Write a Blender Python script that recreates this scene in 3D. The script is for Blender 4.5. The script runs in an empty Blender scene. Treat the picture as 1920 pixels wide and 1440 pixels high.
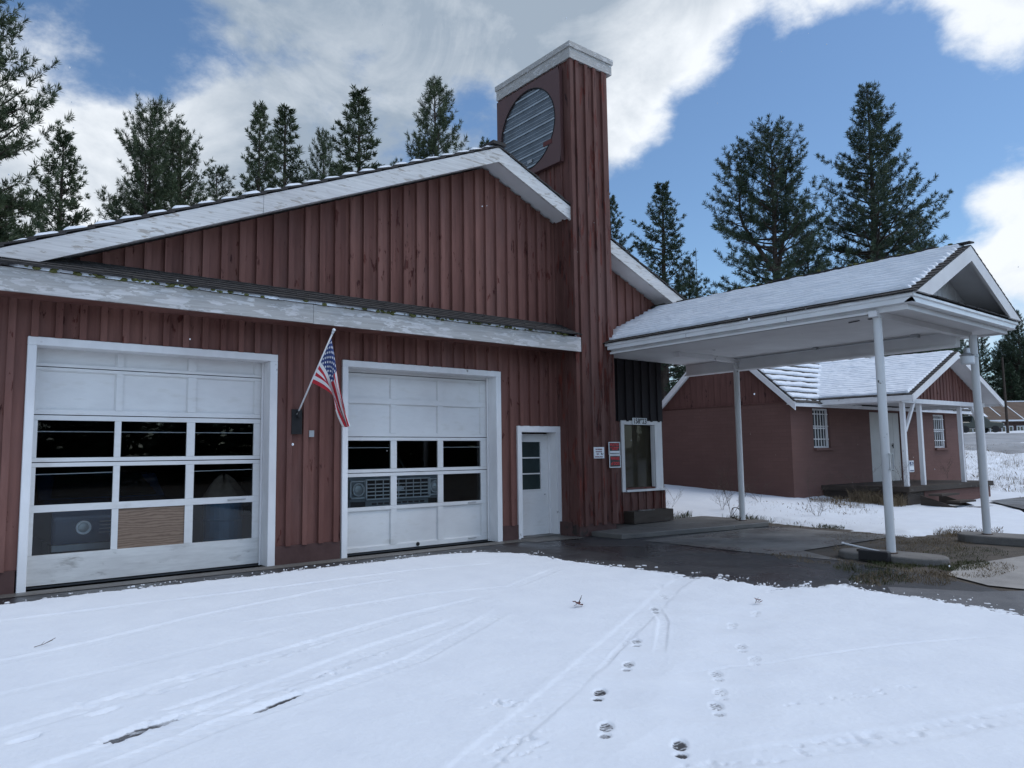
import bpy, bmesh, math, random
import numpy as np
from mathutils import Vector, Matrix
from math import sin, cos, pi, radians
S = bpy.context.scene
COL = S.collection
# ------------------------------------------------------------------ camera
EYE = 1.58
cd = bpy.data.cameras.new("camera"); cam = bpy.data.objects.new("camera", cd); COL.objects.link(cam)
cd.sensor_fit = 'HORIZONTAL'; cd.sensor_width = 36; cd.lens = 1398.4357 * 36 / 1920
cd.clip_start = .05; cd.clip_end = 3000
def cam_axes(yaw, pitch, roll):
    f = Vector((sin(yaw)*cos(pitch), cos(yaw)*cos(pitch), sin(pitch)))
    r = Vector((cos(yaw), -sin(yaw), 0)); u = r.cross(f)
    return cos(roll)*r + sin(roll)*u, -sin(roll)*r + cos(roll)*u, f
cr, cu, cf = cam_axes(radians(39.201), radians(5.43388), radians(-.80709))
cam.matrix_world = Matrix(((cr.x, cu.x, -cf.x, 0), (cr.y, cu.y, -cf.y, 0), (cr.z, cu.z, -cf.z, EYE), (0, 0, 0, 1)))
S.camera = cam
# ------------------------------------------------------------------ sky and sun
SUN_EL, SUN_AZ = radians(60), radians(122)      # azimuth measured clockwise from +Y
w = bpy.data.worlds.new("World"); S.world = w; w.use_nodes = True
wt = w.node_tree; wt.nodes.clear()
def wn(t, **k):
    n = wt.nodes.new(t)
    for a, b in k.items(): setattr(n, a, b)
    return n
def wl(a, b): wt.links.new(a, b)
def wmath(op, a, b=None, c=None):
    n = wn('ShaderNodeMath', operation=op)
    for i, v in enumerate((a, b, c)):
        if v is None: continue
        if isinstance(v, (int, float)): n.inputs[i].default_value = v
        else: wl(v, n.inputs[i])
    return n.outputs[0]
sky = wn('ShaderNodeTexSky', sky_type='NISHITA'); sky.sun_disc = False
sky.sun_elevation = SUN_EL; sky.sun_rotation = SUN_AZ; sky.air_density = 1.0; sky.dust_density = .4; sky.ozone_density = 1.6
tc = wn('ShaderNodeTexCoord')
DIR = tc.outputs['Generated']
def wnoise(scale, detail, rough, dist, off=0.0, zs=1.6):
    m = wn('ShaderNodeMapping'); m.inputs['Scale'].default_value = (1, 1, zs); m.inputs['Location'].default_value = (off, off*.7, off*.3)
    wl(DIR, m.inputs[0])
    n = wn('ShaderNodeTexNoise'); n.inputs['Scale'].default_value = scale; n.inputs['Detail'].default_value = detail
    n.inputs['Roughness'].default_value = rough; n.inputs['Distortion'].default_value = dist
    wl(m.outputs[0], n.inputs['Vector']); return n.outputs['Fac']
# cloud banks and clear gaps: azimuth and elevation (degrees) of their centres, angular radius, weight
BANKS = [(9.4, 27.9, 5.0, -1.0), (14.2, 27.3, 3.8, -0.6), (38.0, 25.3, 2.9, -0.8), (59.0, 22.1, 6.5, -1.2), (63.6, 25.2, 7.3, -1.3), (66.0, 18.6, 7.3, -1.2), (54.2, 17.5, 6.5, -0.9), (48.9, 16.8, 4.6, -0.7), (71.0, 20.3, 5.0, -0.9), (60.2, 16.2, 6.1, -0.8), (68.3, 23.2, 3.4, -0.6), (10.0, 20.9, 7.3, 0.8), (28.5, 30.4, 16.0, 0.65), (50.5, 25.6, 4.6, 1.0), (70.0, 28.8, 5.7, 1.3), (71.5, 23.3, 2.8, 1.2), (72.8, 18.0, 2.6, 1.4), (72.6, 13.4, 3.2, 1.15), (57.5, 29.6, 4.4, 1.15), (5.9, 14.2, 6.5, 0.5), (43.9, 31.9, 5.7, 0.4), (20.7, 20.2, 6.1, 0.35)]
LIT = [(51.3, 25.2, 5.0, 0.75), (9.3, 21.2, 7.6, 0.45), (73.3, 14.2, 5.7, 0.8), (73.5, 17.8, 3.8, 0.7), (70.0, 28.2, 6.5, 0.7), (72.5, 23.5, 3.1, 0.5), (28.5, 29.7, 16.0, -0.5), (18.8, 20.1, 6.5, 0.1), (57.9, 30.4, 4.6, 0.2)]      # where the banks catch the sun
def blobs(L, inner=.25):
    acc = None
    for az, el, r, wgt in L:
        a, e = radians(az), radians(el)
        d = wn('ShaderNodeVectorMath', operation='DOT_PRODUCT'); wl(DIR, d.inputs[0])
        d.inputs[1].default_value = (sin(a)*cos(e), cos(a)*cos(e), sin(e))
        mr = wn('ShaderNodeMapRange', interpolation_type='SMOOTHSTEP'); wl(d.outputs['Value'], mr.inputs[0])
        mr.inputs[1].default_value = cos(radians(r*1.6)); mr.inputs[2].default_value = cos(radians(r*inner))
        mr.inputs[3].default_value = 0; mr.inputs[4].default_value = wgt
        acc = mr.outputs[0] if acc is None else wmath('ADD', acc, mr.outputs[0])
    return acc
acc = blobs(BANKS)
n1 = wnoise(4.2, 9, .58, .35); n2 = wnoise(5.5, 9, .6, .6, 3.1); n3 = wnoise(13, 10, .62, .12, 7.7)
cover = wmath('ADD', wmath('ADD', acc, .27), wmath('MULTIPLY', wmath('SUBTRACT', n1, .5), 2.5))
cover = wmath('ADD', cover, wmath('MULTIPLY', wmath('SUBTRACT', n3, .5), 1.9))
cm = wn('ShaderNodeMapRange', interpolation_type='SMOOTHSTEP'); wl(cover, cm.inputs[0]); cm.inputs[1].default_value = -.15; cm.inputs[2].default_value = .85
bright = wmath('ADD', wmath('MULTIPLY', wmath('SUBTRACT', n2, .5), 2.4), wmath('MULTIPLY', wmath('SUBTRACT', n3, .5), 1.0))
thick = wn('ShaderNodeMapRange'); wl(cover, thick.inputs[0]); thick.inputs[1].default_value = .25; thick.inputs[2].default_value = 1.3
thick.inputs[3].default_value = .55; thick.inputs[4].default_value = .36
bb = wmath('ADD', wmath('ADD', wmath('MULTIPLY', bright, .75), thick.outputs[0]), blobs(LIT, .1))
rmp = wn('ShaderNodeValToRGB'); wl(bb, rmp.inputs[0])
rmp.color_ramp.elements[0].position = .0; rmp.color_ramp.elements[0].color = (1.8, 2.2, 2.7, 1)
rmp.color_ramp.elements[1].position = 1.0; rmp.color_ramp.elements[1].color = (4.75, 4.98, 5.25, 1)
tint = wn('ShaderNodeMixRGB', blend_type='MULTIPLY'); tint.inputs[0].default_value = 1; wl(sky.outputs[0], tint.inputs[1]); tint.inputs[2].default_value = (.52, .61, .67, 1)
mix = wn('ShaderNodeMixRGB'); wl(cm.outputs[0], mix.inputs[0]); wl(tint.outputs[0], mix.inputs[1]); wl(rmp.outputs[0], mix.inputs[2])
# extra sky gain behind the viewer, added to light front walls; overhead stays neutral
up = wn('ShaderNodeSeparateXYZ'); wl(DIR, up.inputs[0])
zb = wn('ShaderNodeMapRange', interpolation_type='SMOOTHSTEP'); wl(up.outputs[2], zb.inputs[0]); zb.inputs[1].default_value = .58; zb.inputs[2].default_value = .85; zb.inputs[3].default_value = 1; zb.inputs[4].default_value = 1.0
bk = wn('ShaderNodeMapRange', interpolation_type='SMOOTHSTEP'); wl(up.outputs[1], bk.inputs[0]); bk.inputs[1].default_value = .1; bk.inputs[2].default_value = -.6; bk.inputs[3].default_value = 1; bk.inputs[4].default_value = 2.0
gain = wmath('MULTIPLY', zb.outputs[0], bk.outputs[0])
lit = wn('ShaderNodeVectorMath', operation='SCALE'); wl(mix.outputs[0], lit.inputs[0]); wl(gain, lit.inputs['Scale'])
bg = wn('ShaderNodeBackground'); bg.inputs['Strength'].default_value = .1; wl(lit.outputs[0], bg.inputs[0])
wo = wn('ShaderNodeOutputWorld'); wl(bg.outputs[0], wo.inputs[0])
sl = bpy.data.lights.new("sun", 'SUN'); sl.energy = .75; sl.angle = radians(36); sl.color = (1, .95, .89)
so = bpy.data.objects.new("sun", sl); COL.objects.link(so)
sd = Vector((sin(SUN_AZ)*cos(SUN_EL), cos(SUN_AZ)*cos(SUN_EL), sin(SUN_EL)))
so.rotation_euler = sd.to_track_quat('Z', 'Y').to_euler()
S.view_settings.view_transform = 'Standard'; S.view_settings.look = 'None'; S.view_settings.exposure = 1.0; S.view_settings.gamma = 1
S.render.engine = 'CYCLES'; S.cycles.max_bounces = 7; S.cycles.transparent_max_bounces = 12
S.cycles.use_denoising = True

# ------------------------------------------------------------------ noise
def lattice(seed, n=256): return np.random.default_rng(seed).random((n, n))
_LAT = {}
def vnoise(x, y, seed=0):
    L = _LAT.setdefault(seed, lattice(seed)); n = L.shape[0]
    xi = np.floor(x).astype(int); yi = np.floor(y).astype(int); fx = x-xi; fy = y-yi
    fx = fx*fx*(3-2*fx); fy = fy*fy*(3-2*fy)
    a = L[xi % n, yi % n]; b = L[(xi+1) % n, yi % n]; c = L[xi % n, (yi+1) % n]; d = L[(xi+1) % n, (yi+1) % n]
    return (a*(1-fx)+b*fx)*(1-fy)+(c*(1-fx)+d*fx)*fy
def fbm(x, y, seed=0, oct=4):
    s = 0; amp = .5
    for i in range(oct): s = s+amp*(vnoise(x*2**i+17.3*i, y*2**i-9.1*i, seed+i)-.5); amp *= .5
    return s
def ss(a, b, x):
    t = np.clip((x-a)/(b-a), 0, 1); return t*t*(3-2*t)
def terrain(x, y):
    x = np.asarray(x, float); y = np.asarray(y, float)
    s = .951*x+.309*y
    return .036*np.clip(s-26, 0, 90)+.24*ss(13.5, 17, x)*ss(8.0, 11.2, y)+.07*np.clip(y-11, 0, 6)*ss(14, 17, x)

# ------------------------------------------------------------------ materials
def M(name):
    m = bpy.data.materials.new(name); m.use_nodes = True
    return m, m.node_tree, m.node_tree.nodes['Principled BSDF']
def nd(nt, t, **k):
    n = nt.nodes.new(t)
    for a, b in k.items(): setattr(n, a, b)
    return n
def coords(nt, scale=(1, 1, 1), out='Object'):
    t = nd(nt, 'ShaderNodeTexCoord'); m = nd(nt, 'ShaderNodeMapping'); m.inputs['Scale'].default_value = scale
    nt.links.new(t.outputs[out], m.inputs[0]); return m.outputs[0]
def noise(nt, vec, scale, detail=6, rough=.55, dist=0):
    n = nd(nt, 'ShaderNodeTexNoise'); n.inputs['Scale'].default_value = scale; n.inputs['Detail'].default_value = detail
    n.inputs['Roughness'].default_value = rough; n.inputs['Distortion'].default_value = dist
    nt.links.new(vec, n.inputs['Vector']); return n.outputs['Fac']
def maprange(nt, v, a, b, c=0, d=1):
    n = nd(nt, 'ShaderNodeMapRange'); nt.links.new(v, n.inputs[0])
    for i, k in enumerate((a, b, c, d)): n.inputs[i+1].default_value = k
    return n.outputs[0]
def mixc(nt, f, a, b, mode='MIX'):
    n = nd(nt, 'ShaderNodeMixRGB', blend_type=mode)
    for i, v in enumerate((f, a, b)):
        if hasattr(v, 'links'): nt.links.new(v, n.inputs[i])
        elif i == 0: n.inputs[0].default_value = v
        else: n.inputs[i].default_value = (*v, 1)
    return n.outputs[0]
def mth(nt, op, a, b=None):
    n = nd(nt, 'ShaderNodeMath', operation=op)
    for i, v in enumerate((a, b)):
        if v is None: continue
        if hasattr(v, 'links'): nt.links.new(v, n.inputs[i])
        else: n.inputs[i].default_value = v
    return n.outputs[0]
def bump(nt, b, h, strength=.4, dist=.01):
    n = nd(nt, 'ShaderNodeBump'); n.inputs['Strength'].default_value = strength; n.inputs['Distance'].default_value = dist
    nt.links.new(h, n.inputs['Height']); nt.links.new(n.outputs[0], b.inputs['Normal'])
def plain(name, c, rough=.6, metal=0, var=.12, vscale=6, bmp=.0, bscale=40):
    m, nt, b = M(name); v = coords(nt)
    n = noise(nt, v, vscale)
    f = maprange(nt, n, .3, .7)
    nt.links.new(mixc(nt, f, tuple(k*(1-var) for k in c), tuple(min(1, k*(1+var)) for k in c)), b.inputs['Base Color'])
    b.inputs['Roughness'].default_value = rough; b.inputs['Metallic'].default_value = metal
    if bmp: bump(nt, b, noise(nt, v, bscale, 4), bmp, .006)
    return m
def paint(name, c, under, peel=.5, streak=(14, 14, 1.6), pscale=(5, 5, 2.2), rough=.65, var=.16, soft=.03, under2=None, dirt=None, board=0):
    """weathered paint: colour with grain streaks, flaked off in patches to what lies under it"""
    m, nt, b = M(name)
    g = noise(nt, coords(nt, streak), 1.0, 8, .6)
    base = mixc(nt, maprange(nt, g, .3, .7), tuple(k*(1-var) for k in c), tuple(min(1, k*(1+var)) for k in c))
    big = noise(nt, coords(nt), .55, 3)
    base = mixc(nt, maprange(nt, big, .35, .65), base, mixc(nt, 1.0, base, (.86, .84, .84), 'MULTIPLY'))
    if board:      # each board has weathered a little differently
        t = nd(nt, 'ShaderNodeTexCoord'); sp = nd(nt, 'ShaderNodeSeparateXYZ'); nt.links.new(t.outputs['Object'], sp.inputs[0])
        wn_ = nd(nt, 'ShaderNodeTexWhiteNoise', noise_dimensions='1D'); nt.links.new(mth(nt, 'FLOOR', mth(nt, 'MULTIPLY', mth(nt, 'ADD', sp.outputs[0], sp.outputs[1]), 1/board)), wn_.inputs['W'])
        base = mixc(nt, wn_.outputs['Value'], mixc(nt, 1.0, base, (.80, .76, .76), 'MULTIPLY'), mixc(nt, 1.0, base, (1.14, 1.16, 1.15), 'MULTIPLY'))
        fade = noise(nt, coords(nt, (1.2, 1.2, .35)), 1.0, 5, .6); base = mixc(nt, maprange(nt, fade, .5, .72, 0, .35), base, tuple(min(1, k*.8+.05) for k in c))
    p = noise(nt, coords(nt, pscale), 1.0, 9, .62, .2)
    p2 = noise(nt, coords(nt), .8, 3)
    pm = mth(nt, 'ADD', p, mth(nt, 'MULTIPLY', mth(nt, 'SUBTRACT', p2, .5), .35))
    mask = maprange(nt, pm, peel, peel+soft)
    und = mixc(nt, maprange(nt, g, .35, .65), under, under2 or tuple(k*.6 for k in under))
    col = mixc(nt, mask, base, und)
    if dirt:
        col = mixc(nt, maprange(nt, noise(nt, coords(nt, (3, 3, 9)), 1, 6), .56, .8, 0, .55), col, dirt)
    nt.links.new(col, b.inputs['Base Color'])
    b.inputs['Roughness'].default_value = rough; b.inputs['Specular IOR Level'].default_value = .12
    h = mth(nt, 'SUBTRACT', mth(nt, 'MULTIPLY', g, .5), mth(nt, 'MULTIPLY', mask, .6))
    bump(nt, b, h, .45, .006)
    return m
RED = (.168, .080, .066)
m_siding = paint("painted_siding", RED, board=.255, under=(.045, .018, .016), peel=.635, pscale=(11, 11, 3.0), under2=(.10, .03, .022))
m_siding_old = paint("flaking_siding", (.130, .064, .054), (.036, .022, .021), board=.252, peel=.56, pscale=(9, 9, 1.6), under2=(.14, .036, .026))
m_black = paint("black_siding", (.022, .019, .021), (.03, .026, .026), peel=.62)
m_found = paint("painted_concrete", (.085, .05, .046), (.06, .05, .045), peel=.62, streak=(5, 5, 5), pscale=(3, 3, 3), rough=.85)
m_fascia = paint("peeling_white_board", (.53, .525, .52), (.41, .40, .388), peel=.46, streak=(1.6, 8, 60), pscale=(4.5, 8, 20), soft=.02, under2=(.31, .30, .285))
m_fascia2 = paint("worn_white_board", (.58, .575, .565), (.43, .415, .395), peel=.56, streak=(1.6, 8, 60), pscale=(4, 7, 22), soft=.05, under2=(.32, .285, .25))
m_white = paint("white_trim", (.70, .70, .70), (.33, .31, .29), peel=.70, streak=(8, 8, 3), pscale=(4, 4, 3), var=.05)
m_door = paint("white_door", (.66, .66, .65), (.36, .33, .29), peel=.77, streak=(3, 3, 9), pscale=(3, 3, 5), var=.05, dirt=(.42, .40, .36))
m_doorlow = paint("scuffed_door_board", (.60, .60, .58), (.34, .33, .31), peel=.62, streak=(3, 3, 22), pscale=(3, 3, 10), var=.1, soft=.12, dirt=(.33, .32, .30))
m_canopy = paint("canopy_white", (.70, .70, .70), (.28, .26, .25), peel=.70, streak=(3, 3, 3), pscale=(3, 3, 3), var=.05)
m_gutter = plain("gutter_metal", (.68, .69, .70), .35, 0, .06, 3)
m_post = paint("white_steel_post", (.60, .61, .61), (.10, .09, .085), peel=.69, streak=(6, 6, 2), pscale=(9, 9, 5), rough=.45, var=.05)
m_brick = None
def brick(name, c, mort, flake):
    m, nt, b = M(name); v = coords(nt)
    t = nd(nt, 'ShaderNodeTexCoord'); sx = nd(nt, 'ShaderNodeSeparateXYZ'); nt.links.new(t.outputs['Object'], sx.inputs[0])
    cb = nd(nt, 'ShaderNodeCombineXYZ'); nt.links.new(mth(nt, 'ADD', sx.outputs[0], sx.outputs[1]), cb.inputs[0]); nt.links.new(sx.outputs[2], cb.inputs[1])
    br = nd(nt, 'ShaderNodeTexBrick'); nt.links.new(cb.outputs[0], br.inputs['Vector']); br.inputs['Scale'].default_value = 1
    br.inputs['Brick Width'].default_value = .40; br.inputs['Row Height'].default_value = .1; br.inputs['Mortar Size'].default_value = .006; br.inputs['Mortar Smooth'].default_value = .3
    br.inputs['Color1'].default_value = (*c, 1); br.inputs['Color2'].default_value = (*[k*.9 for k in c], 1); br.inputs['Mortar'].default_value = (*mort, 1)
    n = noise(nt, v, 1.1, 6); col = mixc(nt, maprange(nt, n, .3, .7, 0, .5), br.outputs['Color'], tuple(k*.72 for k in c))
    fl = noise(nt, coords(nt, (6, 6, 6)), 1, 8, .6); col = mixc(nt, maprange(nt, fl, .71, .73), col, flake)
    nt.links.new(col, b.inputs['Base Color']); b.inputs['Roughness'].default_value = .8; b.inputs['Specular IOR Level'].default_value = .12
    h = mth(nt, 'SUBTRACT', mth(nt, 'MULTIPLY', noise(nt, v, 60, 3), .25), br.outputs['Fac']); bump(nt, b, h, .45, .008)
    return m
m_brick = brick("painted_block_wall", (.150, .083, .071), (.128, .071, .061), (.42, .36, .33))
m_shingle = plain("dark_shingle", (.030, .027, .026), .85, 0, .45, 7, .7, 60)
m_moss = plain("moss", (.075, .08, .02), .95, 0, .4, 30, .6, 80)
def snowmat(name, slush=False):
    m, nt, b = M(name); v = coords(nt)
    n = noise(nt, v, 2.2, 5)
    c = mixc(nt, maprange(nt, n, .3, .7), (.615, .65, .70), (.66, .695, .74))
    if slush:
        t = nd(nt, 'ShaderNodeTexCoord'); sx = nd(nt, 'ShaderNodeSeparateXYZ'); nt.links.new(t.outputs['Object'], sx.inputs[0])
        hz = mth(nt, 'ADD', sx.outputs[2], mth(nt, 'MULTIPLY', mth(nt, 'SUBTRACT', noise(nt, v, 70, 4), .5), .006))
        c = mixc(nt, maprange(nt, hz, .0, .006), (.15, .155, .165), c)
    nt.links.new(c, b.inputs['Base Color']); b.inputs['Roughness'].default_value = .7
    b.inputs['Specular IOR Level'].default_value = .25
    h = mth(nt, 'ADD', mth(nt, 'MULTIPLY', noise(nt, v, 160, 3), .35), noise(nt, v, 26, 5))
    bump(nt, b, h, .5, .008); return m
m_snow = snowmat("snow_surface", True); m_snowroof = snowmat("roof_snow")
def ground_mat(name, c1, c2, c3, sc, rough=(.3, .7), wet=None, bmp=.5):
    m, nt, b = M(name); v = coords(nt)
    n = noise(nt, v, sc, 8, .62); c = mixc(nt, maprange(nt, n, .35, .65), c1, c2)
    n2 = noise(nt, v, 90, 3, .6); c = mixc(nt, maprange(nt, n2, .56, .72), c, c3)
    nt.links.new(c, b.inputs['Base Color'])
    wv = noise(nt, v, .7, 5, .55, .4)
    nt.links.new(maprange(nt, wv, .4, .6, rough[0], rough[1]), b.inputs['Roughness'])
    bump(nt, b, n2, bmp, .006); return m
m_asphalt = ground_mat("wet_asphalt", (.020, .020, .023), (.034, .033, .035), (.055, .054, .056), 1.4, (.22, .6), bmp=.35)
m_asphalt2 = ground_mat("worn_asphalt", (.070, .072, .078), (.105, .105, .11), (.17, .17, .175), 2.0, (.4, .8))
m_pad = ground_mat("damp_concrete", (.062, .060, .059), (.20, .19, .178), (.15, .145, .14), .8, (.25, .75), bmp=.3)
m_conc = ground_mat("dry_concrete", (.095, .09, .084), (.16, .15, .138), (.19, .18, .17), 1.6, (.7, .9))
m_conc2 = ground_mat("pale_concrete", (.20, .19, .18), (.31, .295, .275), (.33, .315, .30), 1.6, (.7, .9))
m_slab = ground_mat("slab_concrete", (.082, .077, .071), (.125, .117, .107), (.15, .14, .13), 1.2, (.4, .85), bmp=.3)
m_dirt = ground_mat("gravel_dirt", (.034, .027, .021), (.075, .060, .045), (.15, .13, .11), 3.2, (.8, .95), bmp=.9)
m_road = ground_mat("snowy_road", (.16, .165, .175), (.36, .37, .39), (.25, .25, .26), .35, (.4, .7))
m_rust = plain("rusty_steel", (.075, .045, .032), .8, .2, .35, 30)
m_dark = plain("garage_interior", (.028, .030, .034), .9)
m_floor = plain("garage_floor", (.06, .06, .062), .7)
def glassmat(name, tint=(.9, .95, .95), base=.03):
    m = bpy.data.materials.new(name); m.use_nodes = True; nt = m.node_tree; nt.nodes.clear()
    o = nd(nt, 'ShaderNodeOutputMaterial'); mx = nd(nt, 'ShaderNodeMixShader'); t = nd(nt, 'ShaderNodeBsdfTransparent'); g = nd(nt, 'ShaderNodeBsdfGlossy')
    t.inputs[0].default_value = (*tint, 1); g.inputs['Roughness'].default_value = .02
    f = nd(nt, 'ShaderNodeFresnel'); f.inputs['IOR'].default_value = 1.5
    nt.links.new(mth(nt, 'ADD', f.outputs[0], base), mx.inputs[0]); nt.links.new(t.outputs[0], mx.inputs[1]); nt.links.new(g.outputs[0], mx.inputs[2]); nt.links.new(mx.outputs[0], o.inputs[0])
    return m
m_glass = glassmat("window_glass", (.80, .86, .88), .012)
m_glass2 = glassmat("dull_window_glass", (.85, .85, .82), -.03)
m_curtain = plain("brown_curtain", (.085, .068, .042), .4, 0, .3, 2)
m_doorpane = plain("dusty_pane", (.022, .034, .034), .18, 0, .2, 4)
m_metal = plain("grey_metal", (.35, .36, .37), .4, .7)
m_chrome = plain("bright_metal", (.80, .81, .82), .45, .3, .05)
m_rib = plain("galvanised_sheet", (.105, .125, .145), .38, .55, .2, 3)
m_ribl = plain("sheet_rib", (.34, .38, .41), .4, .5, .1, 3)
m_blackmetal = plain("black_metal", (.006, .006, .007), .85)
m_signbox = plain("maroon_sheet_metal", (.078, .034, .032), .5, 0, .1, 3)
m_redpaint = plain("sign_red", (.42, .012, .018), .5, 0, .05)
m_blackpaint = plain("sign_black", (.010, .009, .011), .5, 0, .05)
m_signwhite = plain("sign_white", (.62, .64, .66), .5, 0, .05)
m_signtext = plain("sign_maroon_ink", (.17, .045, .06), .6, 0, .05)
m_bluesign = plain("sign_blue", (.02, .035, .10), .5, 0, .05)
m_wood = paint("plank_wood", (.062, .050, .042), (.10, .09, .08), peel=.62, streak=(2, 2, 14), pscale=(3, 3, 7))
m_dark_red = plain("dark_red", (.09, .016, .014), .6)
def plymat():
    m, nt, b = M("plywood"); v = coords(nt, (1.0, 1, 3.4))
    wv = nd(nt, 'ShaderNodeTexWave', wave_type='BANDS', bands_direction='Z'); nt.links.new(v, wv.inputs['Vector'])
    wv.inputs['Scale'].default_value = 2.6; wv.inputs['Distortion'].default_value = 9; wv.inputs['Detail'].default_value = 3; wv.inputs['Detail Scale'].default_value = 1.2
    nt.links.new(mixc(nt, maprange(nt, wv.outputs['Fac'], .1, .8), (.135, .088, .060), (.215, .150, .107)), b.inputs['Base Color']); b.inputs['Roughness'].default_value = .7
    return m
m_ply = plymat()
m_bark = plain("pine_bark", (.050, .036, .028), .9, 0, .35, 9, .8, 25)
def needlemat(name, a, b2):
    m, nt, b = M(name); n = noise(nt, coords(nt), 1.3, 5, .7)
    nt.links.new(mixc(nt, maprange(nt, n, .32, .68), a, b2), b.inputs['Base Color']); b.inputs['Roughness'].default_value = .6
    b.inputs['Specular IOR Level'].default_value = .3
    return m
m_needle = needlemat("pine_needles", (.020, .036, .018), (.080, .104, .048))
m_needle2 = needlemat("blue_green_needles", (.017, .033, .020), (.062, .090, .050))
m_grass = needlemat("green_grass", (.035, .050, .018), (.095, .085, .035))
m_dry = needlemat("dry_grass", (.12, .085, .05), (.24, .18, .11))
m_twig = plain("weed_stem", (.085, .060, .045), .9)
m_vehblue = plain("blue_car_paint", (.012, .04, .09), .25, 0, .08)
m_vehgrey = plain("grey_truck_paint", (.20, .225, .235), .35, 0, .08)
m_vehdark = plain("dark_green_truck_paint", (.012, .020, .020), .25, 0, .1)
m_vehglass = plain("vehicle_glass", (.012, .02, .022), .06)
m_darkpane = plain("dark_window_pane", (.018, .022, .028), .35); m_darkpane.node_tree.nodes["Principled BSDF"].inputs["Specular IOR Level"].default_value = .15
m_tyre = plain("tyre_rubber", (.014, .014, .014), .9)
m_blue = plain("blue_plastic", (.012, .10, .19), .45)
m_tarp = plain("tan_tarp", (.16, .125, .095), .8, 0, .2, 8, .5, 14)
m_lens = plain("lamp_lens", (.5, .52, .52), .12, .2)
m_roofbrown = paint("rusty_roof", (.105, .075, .058), (.16, .13, .11), peel=.6, streak=(2, 2, 2), pscale=(1, 1, 1))
m_housebrown = plain("brown_house_wall", (.060, .034, .030), .8, 0, .2, 1.5)
m_pale = plain("pale_door_paint", (.40, .385, .365), .6, 0, .08, 2)

# ------------------------------------------------------------------ mesh building
class MB:
    def __init__(s): s.v = []; s.f = []; s.m = []; s.k = 0
    def add(s, vs, fs):
        o = len(s.v); s.v += [tuple(map(float, p)) for p in vs]; s.f += [tuple(i+o for i in f) for f in fs]; s.m += [s.k]*len(fs); return s
    def hexa(s, p):
        return s.add(p, [(0, 3, 2, 1), (4, 5, 6, 7), (0, 1, 5, 4), (1, 2, 6, 5), (2, 3, 7, 6), (3, 0, 4, 7)])
    def box(s, x0, x1, y0, y1, z0, z1):
        return s.hexa([(x0, y0, z0), (x1, y0, z0), (x1, y1, z0), (x0, y1, z0), (x0, y0, z1), (x1, y0, z1), (x1, y1, z1), (x0, y1, z1)])
    def obox(s, c, ax, ay, az):
        c, ax, ay, az = map(Vector, (c, ax, ay, az)); P = []
        for k in (-1, 1):
            for i, j in ((-1, -1), (1, -1), (1, 1), (-1, 1)): P.append(c+ax*i+ay*j+az*k)
        return s.hexa(P)
    def prism(s, poly, d):
        n = len(poly); d = Vector(d); P = [Vector(p) for p in poly]
        return s.add(P+[p+d for p in P], [tuple(range(n))[::-1], tuple(range(n, 2*n))]+[(i, (i+1) % n, n+(i+1) % n, n+i) for i in range(n)])
    def tube(s, p0, p1, r0, r1=None, n=8, cap=True):
        r1 = r0 if r1 is None else r1; p0 = Vector(p0); p1 = Vector(p1); d = (p1-p0).normalized()
        a = d.cross(Vector((0, 0, 1)) if abs(d.z) < .9 else Vector((1, 0, 0))).normalized(); b = d.cross(a)
        vs = [p+(a*cos(2*pi*i/n)+b*sin(2*pi*i/n))*r for p, r in ((p0, r0), (p1, r1)) for i in range(n)]
        fs = [(i, (i+1) % n, n+(i+1) % n, n+i) for i in range(n)]
        if cap: fs += [tuple(range(n))[::-1], tuple(range(n, 2*n))]
        return s.add(vs, fs)
    def path(s, pts, r, n=6):
        for i in range(len(pts)-1): s.tube(pts[i], pts[i+1], r if not isinstance(r, (list, tuple)) else r[i], r if not isinstance(r, (list, tuple)) else r[i+1], n)
        return s
    def lathe(s, c, prof, n=16, axis=(0, 0, 1)):
        c = Vector(c); ax = Vector(axis).normalized(); a = ax.cross(Vector((0, 0, 1)) if abs(ax.z) < .9 else Vector((1, 0, 0))).normalized(); b = ax.cross(a)
        vs = []; fs = []
        for r, h in prof: vs += [c+ax*h+(a*cos(2*pi*i/n)+b*sin(2*pi*i/n))*r for i in range(n)]
        for k in range(len(prof)-1): fs += [(k*n+i, k*n+(i+1) % n, (k+1)*n+(i+1) % n, (k+1)*n+i) for i in range(n)]
        fs += [tuple(range(n))[::-1], tuple(range((len(prof)-1)*n, len(prof)*n))]
        return s.add(vs, fs)
    def sphere(s, c, r, n=10, sz=(1, 1, 1)):
        prof = [(max(.001, sin(pi*i/n))*r, -cos(pi*i/n)*r) for i in range(n+1)]
        o = len(s.v); s.lathe((0, 0, 0), prof, n*2)
        for i in range(o, len(s.v)): v = s.v[i]; s.v[i] = (v[0]*sz[0]+c[0], v[1]*sz[1]+c[1], v[2]*sz[2]+c[2])
        return s
    def grid(s, P):
        P = np.asarray(P, float); a, b = P.shape[:2]; idx = np.arange(a*b).reshape(a, b)
        q = np.stack([idx[:-1, :-1], idx[1:, :-1], idx[1:, 1:], idx[:-1, 1:]], -1).reshape(-1, 4)
        return s.add(P.reshape(-1, 3).tolist(), q.tolist())
LOC = {}
def link(name, me, mats, parent=None, loc=None, smooth=False):
    ob = bpy.data.objects.new(name, me); COL.objects.link(ob)
    for m in (mats if isinstance(mats, (list, tuple)) else [mats]): me.materials.append(m)
    if smooth: me.polygons.foreach_set('use_smooth', [True]*len(me.polygons))
    if parent: ob.parent = parent
    if loc: ob.location = loc
    return ob
def root_loc(o):
    while o.parent: o = o.parent
    return o.location
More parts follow.
